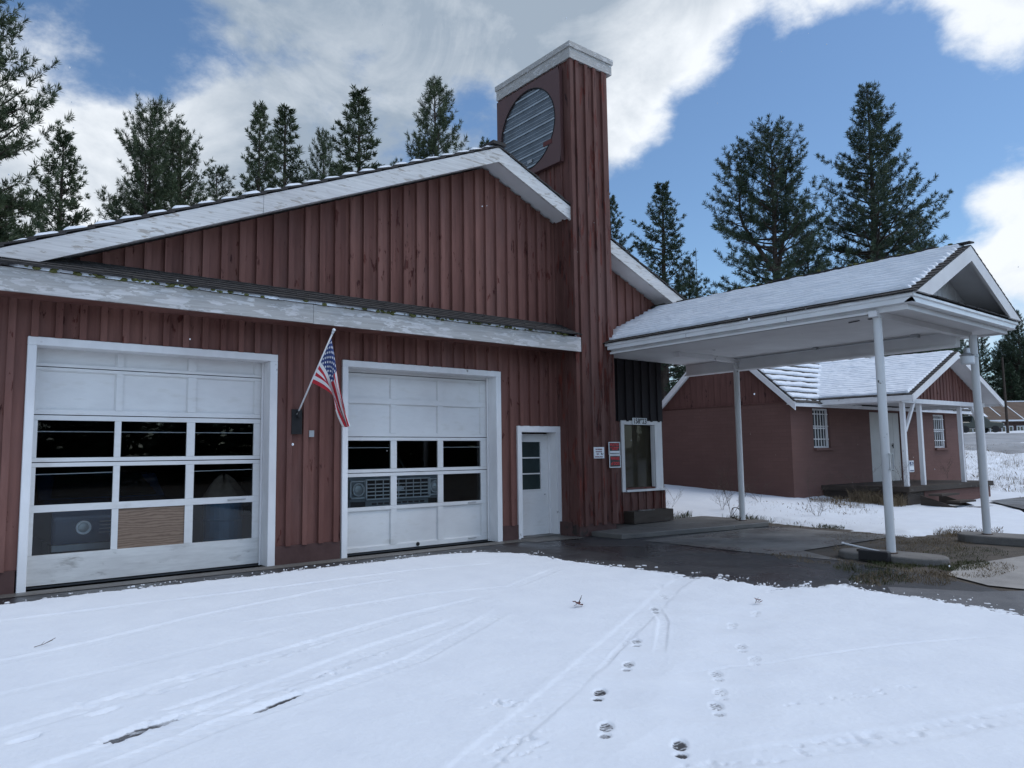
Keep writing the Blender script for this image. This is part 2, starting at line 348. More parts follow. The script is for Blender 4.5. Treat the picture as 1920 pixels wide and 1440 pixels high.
def build(name, mb, mats, parent=None, base=None, smooth=False, fix=True, xf=None):
    """link MB as ONE mesh object; vertices are given in world space and stored relative to the thing's base"""
    o = root_loc(parent) if parent else Vector(base or (0, 0, 0))
    V = mb.v if xf is None else [xf(p) for p in mb.v]
    me = bpy.data.meshes.new(name); me.from_pydata([(x-o[0], y-o[1], z-o[2]) for x, y, z in V], [], mb.f)
    me.polygons.foreach_set('material_index', mb.m)
    if fix:
        bm = bmesh.new(); bm.from_mesh(me); bmesh.ops.recalc_face_normals(bm, faces=bm.faces); bm.to_mesh(me); bm.free()
    return link(name, me, mats, parent, None if parent else o, smooth)
def big(name, V, F, mats, parent=None, base=(0, 0, 0), smooth=False):
    """numpy arrays straight to a mesh"""
    o = np.array(root_loc(parent) if parent else base, float); V = np.asarray(V, float)-o; F = np.asarray(F, np.int32)
    me = bpy.data.meshes.new(name); me.vertices.add(len(V)); me.vertices.foreach_set('co', V.ravel())
    k = F.shape[1]; me.loops.add(F.size); me.loops.foreach_set('vertex_index', F.ravel())
    me.polygons.add(len(F)); me.polygons.foreach_set('loop_start', np.arange(len(F), dtype=np.int32)*k)
    me.update(calc_edges=True); me.validate()
    return link(name, me, mats, parent, None if parent else tuple(o), smooth)
def tag(o, label=None, cat=None, group=None, kind=None):
    for k, v in (('label', label), ('category', cat), ('group', group), ('kind', kind)):
        if v: o[k] = v
    return o
def thing(name, loc, label, cat, group=None):
    o = bpy.data.objects.new(name, None); o.empty_display_size = .2; COL.objects.link(o); o.location = loc
    return tag(o, label, cat, group)
def copy_tree(o, parent=None):
    c = o.copy(); COL.objects.link(c)
    if parent: c.parent = parent
    for ch in [k for k in bpy.data.objects if k.parent == o]: copy_tree(ch, c)
    return c
def text(name, body, size, loc, xdir, zdir, mat, parent, bold=.0, width=None, depth=.0015):
    """lettering as its own small mesh, standing on a sign"""
    cu_ = bpy.data.curves.new(name, 'FONT'); cu_.body = body; cu_.size = size; cu_.align_x = 'CENTER'; cu_.align_y = 'CENTER'; cu_.extrude = depth; cu_.offset = bold
    t = bpy.data.objects.new(name, cu_); COL.objects.link(t); dg = bpy.context.evaluated_depsgraph_get()
    me = bpy.data.meshes.new_from_object(t.evaluated_get(dg)); bpy.data.objects.remove(t)
    xs = [v.co.x for v in me.vertices]; k = width/(max(xs)-min(xs)) if width else 1
    X = Vector(xdir).normalized(); Z = Vector(zdir).normalized(); Nn = X.cross(Z); o = root_loc(parent); L = Vector(loc)
    for v in me.vertices: c = v.co.copy(); v.co = L+X*c.x*k+Z*c.y+Nn*c.z-Vector(o)
    me.name = name
    return link(name, me, mat, parent)

# ------------------------------------------------------------------ walls
def holes(mb, x0, x1, bot, top, ops, y0, y1):
    """wall slab from x0 to x1 between heights bot(x) and top(x), cut by rectangular openings (xa, xb, za, zb)"""
    ops = [(o[0]-.012, o[1]+.012, o[2], o[3]+.012) for o in ops]
    xs = sorted({x0, x1, *[v for o in ops for v in o[:2] if x0 < v < x1], *[v for v in KINKS if x0 < v < x1]})
    for a, b in zip(xs[:-1], xs[1:]):
        c = (a+b)/2; cuts = sorted((o[2], o[3]) for o in ops if o[0] <= c <= o[1]); zl = None; segs = []
        lo = None
        for za, zb in cuts: segs.append((lo, za)); lo = zb
        segs.append((lo, None))
        for l, h in segs:
            la, lb = (bot(a), bot(b)) if l is None else (l, l); ha, hb = (top(a), top(b)) if h is None else (h, h)
            if ha-la < .005 and hb-lb < .005: continue
            mb.hexa([(a, y0, la), (b, y0, lb), (b, y1, lb), (a, y1, la), (a, y0, ha), (b, y0, hb), (b, y1, hb), (a, y1, ha)])
KINKS = []
def battens(mb, x0, x1, bot, top, ops, y, step=.255, w=.045, d=.022, rnd=None, off=0.):
    rnd = rnd or random.Random(3); x = x0+off
    while x < x1-w:
        xa = x+rnd.uniform(-.012, .012); xb = xa+w; dd = d+rnd.uniform(-.003, .003); lo = max(bot(xa), bot(xb)); hi = min(top(xa), top(xb))
        cuts = sorted((o[2], o[3]) for o in ops if o[0] < xb and o[1] > xa); cur = lo; seg = []
        for za, zb in cuts:
            if za > cur: seg.append((cur, za))
            cur = max(cur, zb)
        if hi > cur: seg.append((cur, hi))
        for l, h in seg:
            if h-l > .03: mb.box(xa, xb, y-dd, y+.004, l+rnd.uniform(-.006, .0), h-.002)
        x += step
def shingles(mb, O, A, D, L, W, expo=.15, tab=.28, th=.018, seed=1, jag=.012):
    """courses of shakes on a roof plane: O the top corner, A along the ridge, D down the slope"""
    O, A, D = Vector(O), Vector(A).normalized(), Vector(D).normalized(); Nn = A.cross(D)
    if Nn.z < 0: Nn = -Nn
    r = random.Random(seed); n = int(W/expo)
    for k in range(n, -1, -1):
        d1 = min(W, (k+1)*expo)+.02; d0 = max(0, k*expo-.05); a = 0
        while a < L:
            ww = min(tab*r.uniform(.7, 1.3), L-a)
            if ww < .02: break
            j = r.uniform(-jag, jag); p = []
            for dz0 in (0, 1):
                for aa, dd in ((a+.003, d0), (a+ww-.003, d0), (a+ww-.003, d1+j), (a+.003, d1+j)):
                    lift = (.004 if dd == d0 else th*1.3)+(th if dz0 else 0)
                    p.append(O+A*aa+D*dd+Nn*lift)
            mb.hexa(p); a += ww
def snow_layer(name, O, A, D, L, W, parent, thick=.04, ripple=.025, expo=.15, seed=5, eave=.06, sideA=.05, sideB=.05, na=.05, ndv=.02, gap=0., patch=.0, mat=None):
    O, A, D = (np.array(Vector(q)) for q in (O, A, D)); A = A/np.linalg.norm(A); D = D/np.linalg.norm(D); Nn = np.cross(A, D); Nn = Nn if Nn[2] > 0 else -Nn
    a = np.linspace(0, L, max(2, int(L/na))); d = np.linspace(0, W, max(2, int(W/ndv))); AA, DD = np.meshgrid(a, d, indexing='ij')
    wob = .03*fbm(AA*2.1, DD*1.3, seed+9)+.02*(vnoise(AA*3.7, np.floor((DD)/expo)*3.3, seed+3)-.5)
    ph = ((DD+wob)/expo) % 1.0
    h = thick*(.75+1.1*fbm(AA*2.3, DD*3.1, seed)+.5*fbm(AA*9, DD*9, seed+2))
    h = h+ripple*(np.minimum(ph/.72, (1-ph)/.28)-.5)
    if gap: h = h-gap*np.exp(-(np.minimum(ph, 1-ph)/.13)**2)*(.35+1.5*vnoise(AA*2.2, np.floor((DD+wob)/expo)*1.7, seed+5))
    if patch: h = h-patch*ss(.05, .22, fbm(AA*1.1, DD*1.6, seed+7))
    er = .05*fbm(AA*6, DD*6, seed+4)
    h = h-.10*(1-ss(0, .05, W-DD-eave+er))-.10*(1-ss(0, .04, AA-sideA+er))-.10*(1-ss(0, .04, L-AA-sideB+er))
    h = np.maximum(h, -.03)+.024
    P = O+AA[..., None]*A+DD[..., None]*D+h[..., None]*Nn
    idx = np.arange(P.shape[0]*P.shape[1]).reshape(P.shape[:2])
    q = np.stack([idx[:-1, :-1], idx[1:, :-1], idx[1:, 1:], idx[:-1, 1:]], -1).reshape(-1, 4)
    hm = h.reshape(-1); q = q[(hm[q] > .0).any(1)]
    return big(name, P.reshape(-1, 3), q, mat or m_snowroof, parent, smooth=True)

# ================================================================== GROUND
def axis(segs):
    out = [segs[0][0]]
    for a, b, st in segs: n = max(1, int(round((b-a)/st))); out += list(np.linspace(a, b, n+1)[1:])
    return np.array(out)
def sheet(name, xs, ys, zf, mat, kind='structure', drop=None, smooth=True):
    X, Y = np.meshgrid(xs, ys, indexing='ij'); Z = zf(X, Y)
    idx = np.arange(X.size).reshape(X.shape); q = np.stack([idx[:-1, :-1], idx[1:, :-1], idx[1:, 1:], idx[:-1, 1:]], -1).reshape(-1, 4)
    if drop is not None: q = q[(Z.reshape(-1)[q]-terrain(X.reshape(-1)[q], Y.reshape(-1)[q]) > drop).any(1)]
    return tag(big(name, np.stack([X, Y, Z], -1).reshape(-1, 3), q, mat, smooth=smooth), kind=kind)
def segdist(X, Y, pts, closed=False):
    D = np.full(X.shape, 1e9); n = len(pts)
    for i in range(n if closed else n-1):
        (ax, ay), (bx, by) = pts[i], pts[(i+1) % n]; dx, dy = bx-ax, by-ay
        t = np.clip(((X-ax)*dx+(Y-ay)*dy)/(dx*dx+dy*dy), 0, 1); D = np.minimum(D, np.hypot(X-ax-t*dx, Y-ay-t*dy))
    return D
def inside(X, Y, pts):
    r = np.zeros(X.shape, bool); n = len(pts)
    for i in range(n):
        (ax, ay), (bx, by) = pts[i], pts[(i+1) % n]
        if ay == by: continue
        r ^= ((ay > Y) != (by > Y)) & (X < (bx-ax)*(Y-ay)/(by-ay)+ax)
    return r
gx = axis([(-400, -30, 30), (-30, 60, 2), (60, 160, 5), (160, 900, 60)])
sheet('ground', gx, axis([(-300, -30, 30), (-30, 60, 2), (60, 160, 6), (160, 900, 60)]), lambda x, y: terrain(x, y)-.06, m_dirt)
def polysheet(name, pts, z, mat):
    mb = MB(); mb.add([(x, y, z) for x, y in pts], [tuple(range(len(pts)))]); return tag(build(name, mb, mat), kind='structure')
polysheet('dirt_verge', [(9, 1.0), (15, 2.2), (19, 3), (19, 10), (13, 14), (13, 8), (9, 7)], -.010, m_dirt)
polysheet('asphalt_apron', [(-30, 10.94), (-30, -6), (10.3, -6), (9.4, 3.0), (9.7, 3.35), (10.1, 4.2), (10.5, 5.35), (11.15, 6.4), (12.0, 6.9), (14.3, 8.5), (14.6, 10.94)], 0, m_asphalt)
polysheet('worn_asphalt_lane', [(8.0, -6), (12, -6), (15, 3.2), (12.7, 3.3), (9.75, 2.95), (9.3, 3.3), (8.9, 4.1), (8.0, 3.6)], .004, m_asphalt2)
polysheet('concrete_pad', [(10.46, 9.18), (13.6, 9.0), (14.3, 8.5), (14.15, 6.3), (11.15, 6.44), (10.53, 5.42), (10.40, 7.0)], .006, m_pad)
polysheet('roadside_concrete', [(10.26, 3.98), (11.2, 4.15), (12.8, 3.9), (15.5, 3.7), (14.5, 2.9), (12.8, 3.35), (9.8, 3.0), (9.78, 3.36)], .008, m_conc2)
polysheet('sill_strip', [(.9, 10.94), (.9, 10.62), (8.9, 10.58), (8.95, 10.35), (10.1, 10.2), (10.1, 10.94)], .006, m_slab)
mb = MB(); mb.prism([(10.35, 9.55, 0), (13.7, 9.02, 0), (14.3, 9.0, 0), (14.62, 9.2, 0), (14.65, 10.95, 0), (11.16, 10.95, 0), (11.16, 10.36, 0), (10.35, 10.34, 0)], (0, 0, .095))
o = tag(build('entrance_slab', mb, m_slab), kind='structure')
bv = o.modifiers.new('b', 'BEVEL'); bv.width = .012; bv.segments = 2
polysheet('driveway', [(19.5, 5.4), (40, 3.0), (40, 5.6), (27, 7.9), (23.8, 8.0)], .105, m_asphalt2)

# ---- snow in front of the garage: thickness field cut by tyre tracks and footprints
EDGE = [(-30, 10.2), (.92, 10.22), (2.09, 10.25), (2.79, 10.21), (5.07, 10.23), (6.56, 10.22), (7.44, 9.98), (7.83, 9.3), (7.75, 8.02), (8.0, 6.08), (8.0, 4.94), (8.75, 4.52), (8.52, 4.01), (8.56, 3.42), (8.45, 2.77), (8.39, 2.59), (8.3, 1.5), (8.2, 0), (8, -8), (-30, -8)]
TRACKS = {'A': [(.2, 8.95), (.81, 8.92), (1.74, 8.92), (3.11, 8.86), (5.5, 8.87), (6.91, 8.53)], 'B': [(0, 6.9), (.67, 7.16), (1.35, 7.37), (2.22, 7.78), (3.83, 8.27), (5.21, 8.41)],
  'C': [(2.49, 7.22), (3.35, 7.23), (4.65, 7.27), (5.67, 7.0), (7.06, 7.67)], 'D': [(.2, 5.2), (.89, 5.46), (1.65, 5.75), (2.56, 6.03), (3.82, 6.45), (5.22, 6.73)],
  'E': [(.3, 4.4), (.67, 4.55), (1.23, 4.75), (1.99, 5.12), (3.05, 5.58), (4.36, 6.01)], 'F': [(.7, 4.3), (1.49, 4.63), (2.36, 4.87), (3.13, 5.08), (4.11, 5.63), (4.85, 6.08)],
  'G': [(1.6, 2.8), (2.39, 3.23), (3.09, 3.58), (4.09, 4.11), (5.35, 4.78), (7.01, 5.71), (8.2, 6.22)], 'H': [(3.8, 3.83), (5.29, 4.69)], 'I': [(4.57, 3.87), (5.53, 4.61), (6.24, 5.34)],
  'J': [(4.27, 3.55), (5.33, 3.14), (6.35, 2.8), (7.26, 2.33)], 'K': [(3.0, 2.5), (3.37, 2.37), (3.9, 2.14), (4.47, 1.89), (5.2, 1.65), (6, 1.3)], 'L': [(.1, 6.1), (.77, 6.22), (1.86, 6.5), (3.16, 6.81)]}
TW = {'A': (.17, .016, .8), 'B': (.15, .018, .6), 'C': (.17, .015, 1), 'D': (.17, .018, .7), 'E': (.24, .020, .9), 'F': (.20, .020, 1.3), 'G': (.24, .016, .7), 'H': (.06, .016, .3), 'I': (.10, .018, .8), 'J': (.05, .012, .6), 'K': (.22, .010, .4), 'L': (.12, .008, .4)}
FEET = [(7.66, 6.18), (7.01, 5.89), (6.55, 5.45), (5.93, 5.06), (4.81, 4.31), (4.24, 3.89), (3.61, 3.57), (3.19, 3.11), (3.29, 2.66), (3.95, 2.9), (4.52, 3.31), (5.3, 3.63), (5.9, 4.13), (6.48, 4.27), (7.66, 4.84), (5.05, 3.35), (4.2, 3.05)]
FDEEP = [.5, .5, .55, .6, .8, .85, 1.06, .9, 1.08, .75, .65, .6, .55, .5, .5, .5, .55]
HOLES = [(1.06, 4.84, .19, .055, 1.35), (1.17, 4.90, .10, .045, 1.2), (.62, 5.14, .10, .035, 1.3), (1.07, 5.36, .10, .03, .7), (1.3, 4.93, .16, .05, .95), (1.99, 4.84, .16, .035, 1.18), (1.85, 4.78, .14, .035, 1.0), (2.47, 5.23, .10, .03, .95), (1.62, 5.22, .3, .04, .6)]
SPECKS = [([(3.0, 2.5), (3.9, 2.14), (4.47, 1.89), (5.2, 1.65), (6.0, 1.35)], .12, .62), ([(2.6, 3.2), (2.85, 3.5), (3.1, 3.95)], .22, .8), ([(1.0, 5.5), (2.2, 5.9), (2.9, 6.1)], .20, .5), ([(1.2, 4.95), (1.9, 4.95), (2.6, 5.25), (3.1, 5.5)], .16, .6), ([(4.3, 2.6), (5.2, 2.3)], .06, .5)]
def snow_h(X, Y):
    n = fbm(X*2.0, Y*2.0, 40); fine = fbm(X*11, Y*11, 50)
    T = .019+.008*fbm(X*.55, Y*.55, 60)+.006*n+.005*fine+.010*ss(6, 8.5, Y)+.003*fbm(X*38, Y*38, 55)
    T = np.maximum(T, .0165)
    d = np.where(inside(X, Y, EDGE), 1, -1)*segdist(X, Y, EDGE, True)
    d = d+.16*fbm(X*2.3, Y*2.3, 71)+.16*fbm(X*9, Y*9, 75)+.10*fbm(X*34, Y*34, 77)
    T = T*ss(-.02, .30, d)+.007*ss(-.02, .05, d)-.03*(1-ss(-.10, .0, d))
    rag = fbm(X*30, Y*30, 181)+.8*fbm(X*11, Y*11, 184)
    T = T-.026*(1-ss(0, .34, d))*ss(-.05, .18, rag)*(d > -.02)
    T = np.where((d < 0) & (d > -.30), np.maximum(T, -.03+.044*ss(.16, .32, rag+.25*(d+.1))), T)
    near = (X > .05) & (X < 9) & (Y > .8) & (Y < 10)
    x, y = X[near], Y[near]; t = T[near]
    for k, pts in TRACKS.items():
        wd, dp, tread = TW[k]; D = segdist(x, y, pts); m = D < wd*2.5
        if not m.any(): continue
        xx, yy, dd = x[m], y[m], D[m]
        ends = ss(0, .5, np.minimum(np.hypot(xx-pts[0][0], yy-pts[0][1]), np.hypot(xx-pts[-1][0], yy-pts[-1][1])))
        prof = 1-ss(wd*.40, wd*.52, dd); lug = np.sin((xx*1.0+yy*.5)*62+6*dd/wd)*.35*tread*prof
        brk = .55+.9*vnoise(xx*1.3, yy*1.3, 83)
        t[m] += (-dp*.42*prof*brk*(1+.5*lug)+dp*.16*np.exp(-((dd-wd*.62)/(wd*.16))**2)*(vnoise(xx*9, yy*9, 85)+.5*vnoise(xx*30, yy*30, 86))+.004*prof*(vnoise(xx*26, yy*26, 88)-.5))*ends
    # where tyres pressed the snow thin the pavement starts to show in specks
    for pts, wd, a in SPECKS:
        D = segdist(x, y, pts); q = (1-ss(.4*wd, wd, D))*(ss(.10, .22, fbm(x*16, y*24, 171)+.8*fbm(x*5, y*5, 175)))
        t *= 1-a*q
    for hx, hy, rl, rw, amt in HOLES:
        ux, uy = .93, .36; a = (x-hx)*ux+(y-hy)*uy; b = -(x-hx)*uy+(y-hy)*ux
        q = np.hypot(a/rl, b/rw)+.9*fbm(x*12, y*12, 91)+1.1*fbm(x*36, y*36, 95)
        t *= 1-(min(amt, 1.4)*.95+.15*(amt > 1))*(1-ss(.5, 1.15, q))
    Fd = np.full(t.shape, 9.0)
    for fx, fy in FEET: Fd = np.minimum(Fd, np.hypot(x-fx, y-fy))
    t *= 1-.52*(1-ss(.1, .42, Fd))
    for i, (fx, fy) in enumerate(FEET):
        hd = math.atan2(fy-.0, fx-.0)+.12*sin(i*7.1); ux, uy = cos(hd), sin(hd)
        a = (x-fx)*ux+(y-fy)*uy; b = -(x-fx)*uy+(y-fy)*ux; m = np.hypot(a, b) < .4
        a, b = a[m], b[m]
        q = np.minimum(np.hypot((a-.05)/.088, b/.046), np.hypot((a+.095)/.044, b/.038))+.22*fbm(x[m]*22, y[m]*22, 97)
        pm = 1-ss(.72, 1.10, q); lug = .0045*np.sign(np.sin(a*150+3*np.sin(b*70)))*(vnoise(a*30, b*30, 99) > .35)
        t[m] = t[m]*(1-FDEEP[i]*pm)+lug*pm*.8+.003*np.exp(-((q-1.15)/.12)**2)*vnoise(a*25+i, b*25, 98)*.6
    T[near] = t
    return T
sx = axis([(-30, -3, .8), (-3, .15, .12), (.15, 2.4, .02), (2.4, 6.1, .0125), (6.1, 9.3, .019)]); sy = axis([(-8, .9, .25), (.9, 2.2, .02), (2.2, 5.2, .0125), (5.2, 10.75, .02)])
sheet('snow', sx, sy, snow_h, m_snow, drop=-.012)
# ---- snow beyond the canopy, over the rising ground
FAR = [(13.36, 30), (13.36, 13), (14.2, 11.1), (15.0, 10.2), (15.0, 9.3), (14.75, 7.6), (14.7, 6.95), (14.2, 6.1), (15.2, 5.9), (15.5, 5.2), (16.4, 4.6), (18, 3.5), (22, 1), (30, -6), (60, -30), (900, -300), (900, 900), (13.36, 900)]
def snow_far(X, Y):
    g = terrain(X, Y); d = np.where(inside(X, Y, FAR), 1, -1)*segdist(X, Y, FAR, True)
    d = d+.5*fbm(X*1.3, Y*1.3, 120)+.3*fbm(X*5, Y*5, 124)
    T = (.06+.03*fbm(X*.8, Y*.8, 130)+.02*fbm(X*4, Y*4, 133))*ss(-.05, .4, d)-.05*(1-ss(-.2, .05, d))
    hill = ss(27, 30, .951*X+.309*Y)*ss(-6, -3, 30-Y)
    T = T-hill*.085*ss(-.02, .14, fbm(X*.5+Y*.2, Y*1.6, 140)+.4*fbm(X*4, Y*4, 144))
    foot = np.exp(-((Y-10.6+.05*(X-19))/.55)**2)*ss(18.6, 19.6, X)*(1-ss(29, 30, X))
    T = T-.10*foot*ss(-.2, .1, fbm(X*1.8, Y*1.8, 150))
    lane = inside(X, Y, [(20.2, 6.0), (40, 3.4), (40, 5.2), (27, 7.4), (24, 7.7)])*1.0
    T = T-.09*lane*ss(-.12, .06, fbm(X*.7, Y*2.5, 160))
    return g+T
sheet('snow_field', axis([(13.2, 30, .07), (30, 52, .2), (52, 130, 1.5), (130, 900, 60)]), axis([(-300, -20, 40), (-20, 1, .8), (1, 13.5, .07), (13.5, 26, .25), (26, 60, 1.5), (60, 900, 60)]), snow_far, m_snowroof, drop=-.03)
mb = MB(); E1 = Vector((.951, .309, 0)); E2 = Vector((-.309, .951, 0)); P = []
for s_ in [48.0, *np.linspace(49, 88, 14)]:
    P.append([(*(E1*s_+E2*t).xy, float(terrain(*(E1*s_+E2*t).xy))+(.13 if s_ > 48.5 else -.1)) for t in np.linspace(-60, 40, 21)])
mb.grid(P); tag(build('road', mb, m_road, smooth=True), kind='structure')
mb = MB(); mb.sphere((87.6, 27.0, 2.2), .9, 8, (2.0, 2.0, .45)); tag(build('snow_pile', mb, m_snowroof, smooth=True), 'low ploughed snow pile on the far road edge near the brown house', 'snow pile')

# ================================================================== GARAGE
WY = 10.95
G = thing('garage', (7, 14, 0), 'red-brown board and batten service garage with white overhead doors and a tall sign tower', 'garage')
PK, PZ, SL = 8.29, 7.25, .42           # ridge x and height of the roof line, slope
rtop = lambda x: PZ-SL*abs(x-PK)
KINKS = [PK]
D1, D2 = (1.24, 4.22, 0, 3.035), (5.505, 8.515, 0, 3.035); PD = (9.12, 10.01, 0, 2.015)
OW = (12.0, 13.0, .84, 2.2)
T0, T1, TY0, TY1, TZ = 10.1, 11.14, 10.39, 12.72, 9.86
wx0, wx1 = .55, 13.3
gtop = lambda x: rtop(x)-.24
mb = MB(); holes(mb, wx0, T0+.05, lambda x: .27, gtop, [D1, D2, PD], WY, WY+.12)
battens(mb, wx0, T0-.05, lambda x: .27, lambda x: 3.98, [(D1[0]-.11, D1[1]+.12, 0, 3.14), (D2[0]-.11, D2[1]+.12, 0, 3.14), (PD[0]-.1, PD[1]+.12, 0, 2.13)], WY, w=.078, d=.052, off=.12)
battens(mb, wx0+.3, T0-.03, lambda x: 4.10, gtop, [], WY, w=.09, d=.060, off=.06)
build('siding', mb, m_siding, G)
mb = MB(); holes(mb, T1-.05, wx1, lambda x: 2.28 if x > 11.5 else 2.28, gtop, [], WY, WY+.12)
battens(mb, T1, wx1, lambda x: 3.9, gtop, [], WY, w=.09, d=.042); mb.box(wx1-.06, wx1+.005, WY-.024, WY, 3.9, 4.6)
build('gable_siding', mb, m_siding, G)
mb = MB(); battens(mb, 11.3, wx1, lambda x: 2.27, lambda x: 3.9, [], WY-.014, w=.06, d=.03, step=.26); mb.box(T1, wx1+.004, WY-.014, WY-.002, 2.27, 3.9)
build('upper_siding', mb, m_black, G)['label'] = 'black board siding above the office window'
mb = MB(); holes(mb, T1-.05, wx1, lambda x: .1, lambda x: 2.275, [OW], WY, WY+.12)
battens(mb, T1, wx1, lambda x: .12, lambda x: 2.27, [(OW[0]-.11, OW[1]+.24, .76, 2.3)], WY, w=.05, d=.026); mb.box(wx1-.055, wx1+.004, WY-.028, WY, .12, .77)
build('lower_siding', mb, m_siding_old, G)
mb = MB(); mb.box(wx0, wx0+.12, WY+.12, 21, 0, 4.0); mb.box(wx1-.12, wx1, WY+.12, 21, .1, 5.0); mb.hexa([(wx0, 20.9, 0), (wx1, 20.9, 0), (wx1, 21, 0), (wx0, 21, 0), (wx0, 20.9, 4), (wx1, 20.9, 4.9), (wx1, 21, 4.9), (wx0, 21, 4)])
mb.add([(wx0, 21, 4), (PK, 21, 7), (wx1, 21, 4.9)], [(0, 1, 2)])
build('outer_wall', mb, m_siding, G)
mb = MB(); mb.box(wx0+.13, 10.0, WY+.27, 20.8, -.01, .012); build('garage_floor', mb, m_floor, G)
mb = MB(); mb.box(wx0+.13, 11, 20.7, 20.8, .0, 3.9); mb.box(wx0+.13, wx0+.2, WY+.3, 20.7, 0, 3.9); mb.box(10.9, 11, WY+.3, 20.7, 0, 3.9); mb.box(wx0+.2, 10.9, WY+.3, 20.7, 3.9, 3.98); mb.box(4.85, 4.9, WY+.3, WY+1.2, 0, 3.9)
build('inner_wall', mb, m_dark, G)
# foundation
fy = WY-.035
for a, b in ((wx0, D1[0]-.12), (D1[1]+.12, D2[0]-.12), (D2[1]+.12, PD[0]-.11)): mb = MB(); mb.box(a, b, fy, WY+.12, 0, .275); build('foundation', mb, m_found, G)
mb = MB(); mb.box(T0+.01, T1-.01, TY0+.02, TY1, 0, .235); mb.box(T0-.04, T0+.01, TY0+.2, WY, 0, .27); build('foundation', mb, m_found, G)
# main roof
YF = 10.5
mb = MB()
for x0, x1, in ((PK, 13.75), (PK, .1)):
    z0, z1 = PZ, rtop(x1)
    mb.hexa([(x0, YF-.0, z0-.20), (x1, YF, z1-.20), (x1, 21.4, z1-.20), (x0, 21.4, z0-.20), (x0, YF, z0), (x1, YF, z1), (x1, 21.4, z1), (x0, 21.4, z0)])
build('roof_deck', mb, m_canopy, G)
mb = MB(); th = .27
def rake(mb, x0, x1, y0, y1, zt, h):
    za, zb = zt(x0), zt(x1); mb.hexa([(x0, y0, za-h), (x1, y0, zb-h), (x1, y1, zb-h), (x0, y1, za-h), (x0, y0, za), (x1, y0, zb), (x1, y1, zb), (x0, y1, za)])
rake(mb, .1, 3.9, YF-.05, YF-.002, rtop, th); rake(mb, 3.905, PK, YF-.052, YF-.002, rtop, th)
rake(mb, PK, T0-.0, YF-.05, YF-.002, rtop, th); rake(mb, T1+.0, 13.74, YF-.05, YF-.002, rtop, th)
build('rake_board', mb, m_fascia2, G)
for sg, xe in ((1, 13.78), (-1, .05)):
    A = (0, 1, 0); D = Vector((sg, 0, -SL)); W = abs(xe-PK)*math.sqrt(1+SL*SL)
    mb = MB()
    shingles(mb, (PK, YF-.07, PZ+.005), A, D, 11, W, .34, 11.5, .024, 8, .004)
    # the row of shake ends seen along the gable edge
    build('roof_shingles', mb, m_shingle, G)
    sn = snow_layer('roof_snow', (PK, YF-.06, PZ+.035), A, D, 11, W, G, .034, .024, .34, 11+sg, .02, .0, .1, .06, .022, gap=.034, patch=.022)
mb = MB(); mb.obox((PK, 15.9, PZ+.075), (.15, 0, 0), (0, 5.48, 0), (0, 0, .03)); build('ridge_cap', mb, m_shingle, G)
# pent roof over the doors
PE, PZE, PZT = 10.30, 3.86, 4.17
mb = MB(); mb.box(-.2, 4.62, PE, PE+.045, 3.565, 3.845); mb.box(4.625, T0+.05, PE-.002, PE+.045, 3.562, 3.843)
build('eave_board', mb, m_fascia, G)
mb = MB(); mb.hexa([(-.2, PE+.05, 3.60), (T0+.04, PE+.05, 3.60), (T0+.04, WY, 3.60), (-.2, WY, 3.60), (-.2, PE+.05, 3.85), (T0+.04, PE+.05, 3.85), (T0+.04, WY, 4.12), (-.2, WY, 4.12)])
build('eave_soffit', mb, m_siding, G)
D = Vector((0, PE-.04-WY, PZE-PZT)); mb = MB(); shingles(mb, (-.2, WY, PZT), (1, 0, 0), D, T0+.23, D.length, .14, .24, .02, 12, .02)
build('pent_shingles', mb, m_shingle, G)
snow_layer('pent_snow', (-.2, WY-.57, PZT-.267), (1, 0, 0), D, T0+.2, .135, G, .018, .0, .5, 33, -.01, .02, .06, .022, .009, patch=.06)
mb = MB(); rr = random.Random(4)
for i in range(150):
    x = rr.choice([rr.gauss(2.6, .7), rr.gauss(7.4, 1.1), rr.uniform(1, 9.8)]); y = PE-.045+rr.uniform(0, .05)
    if .8 < x < T0: mb.sphere((x, y, 3.855+rr.uniform(-.008, .028)), rr.uniform(.012, .034), 4, (1.5, 1, .8))
build('moss', mb, m_moss, G)['kind'] = 'stuff'
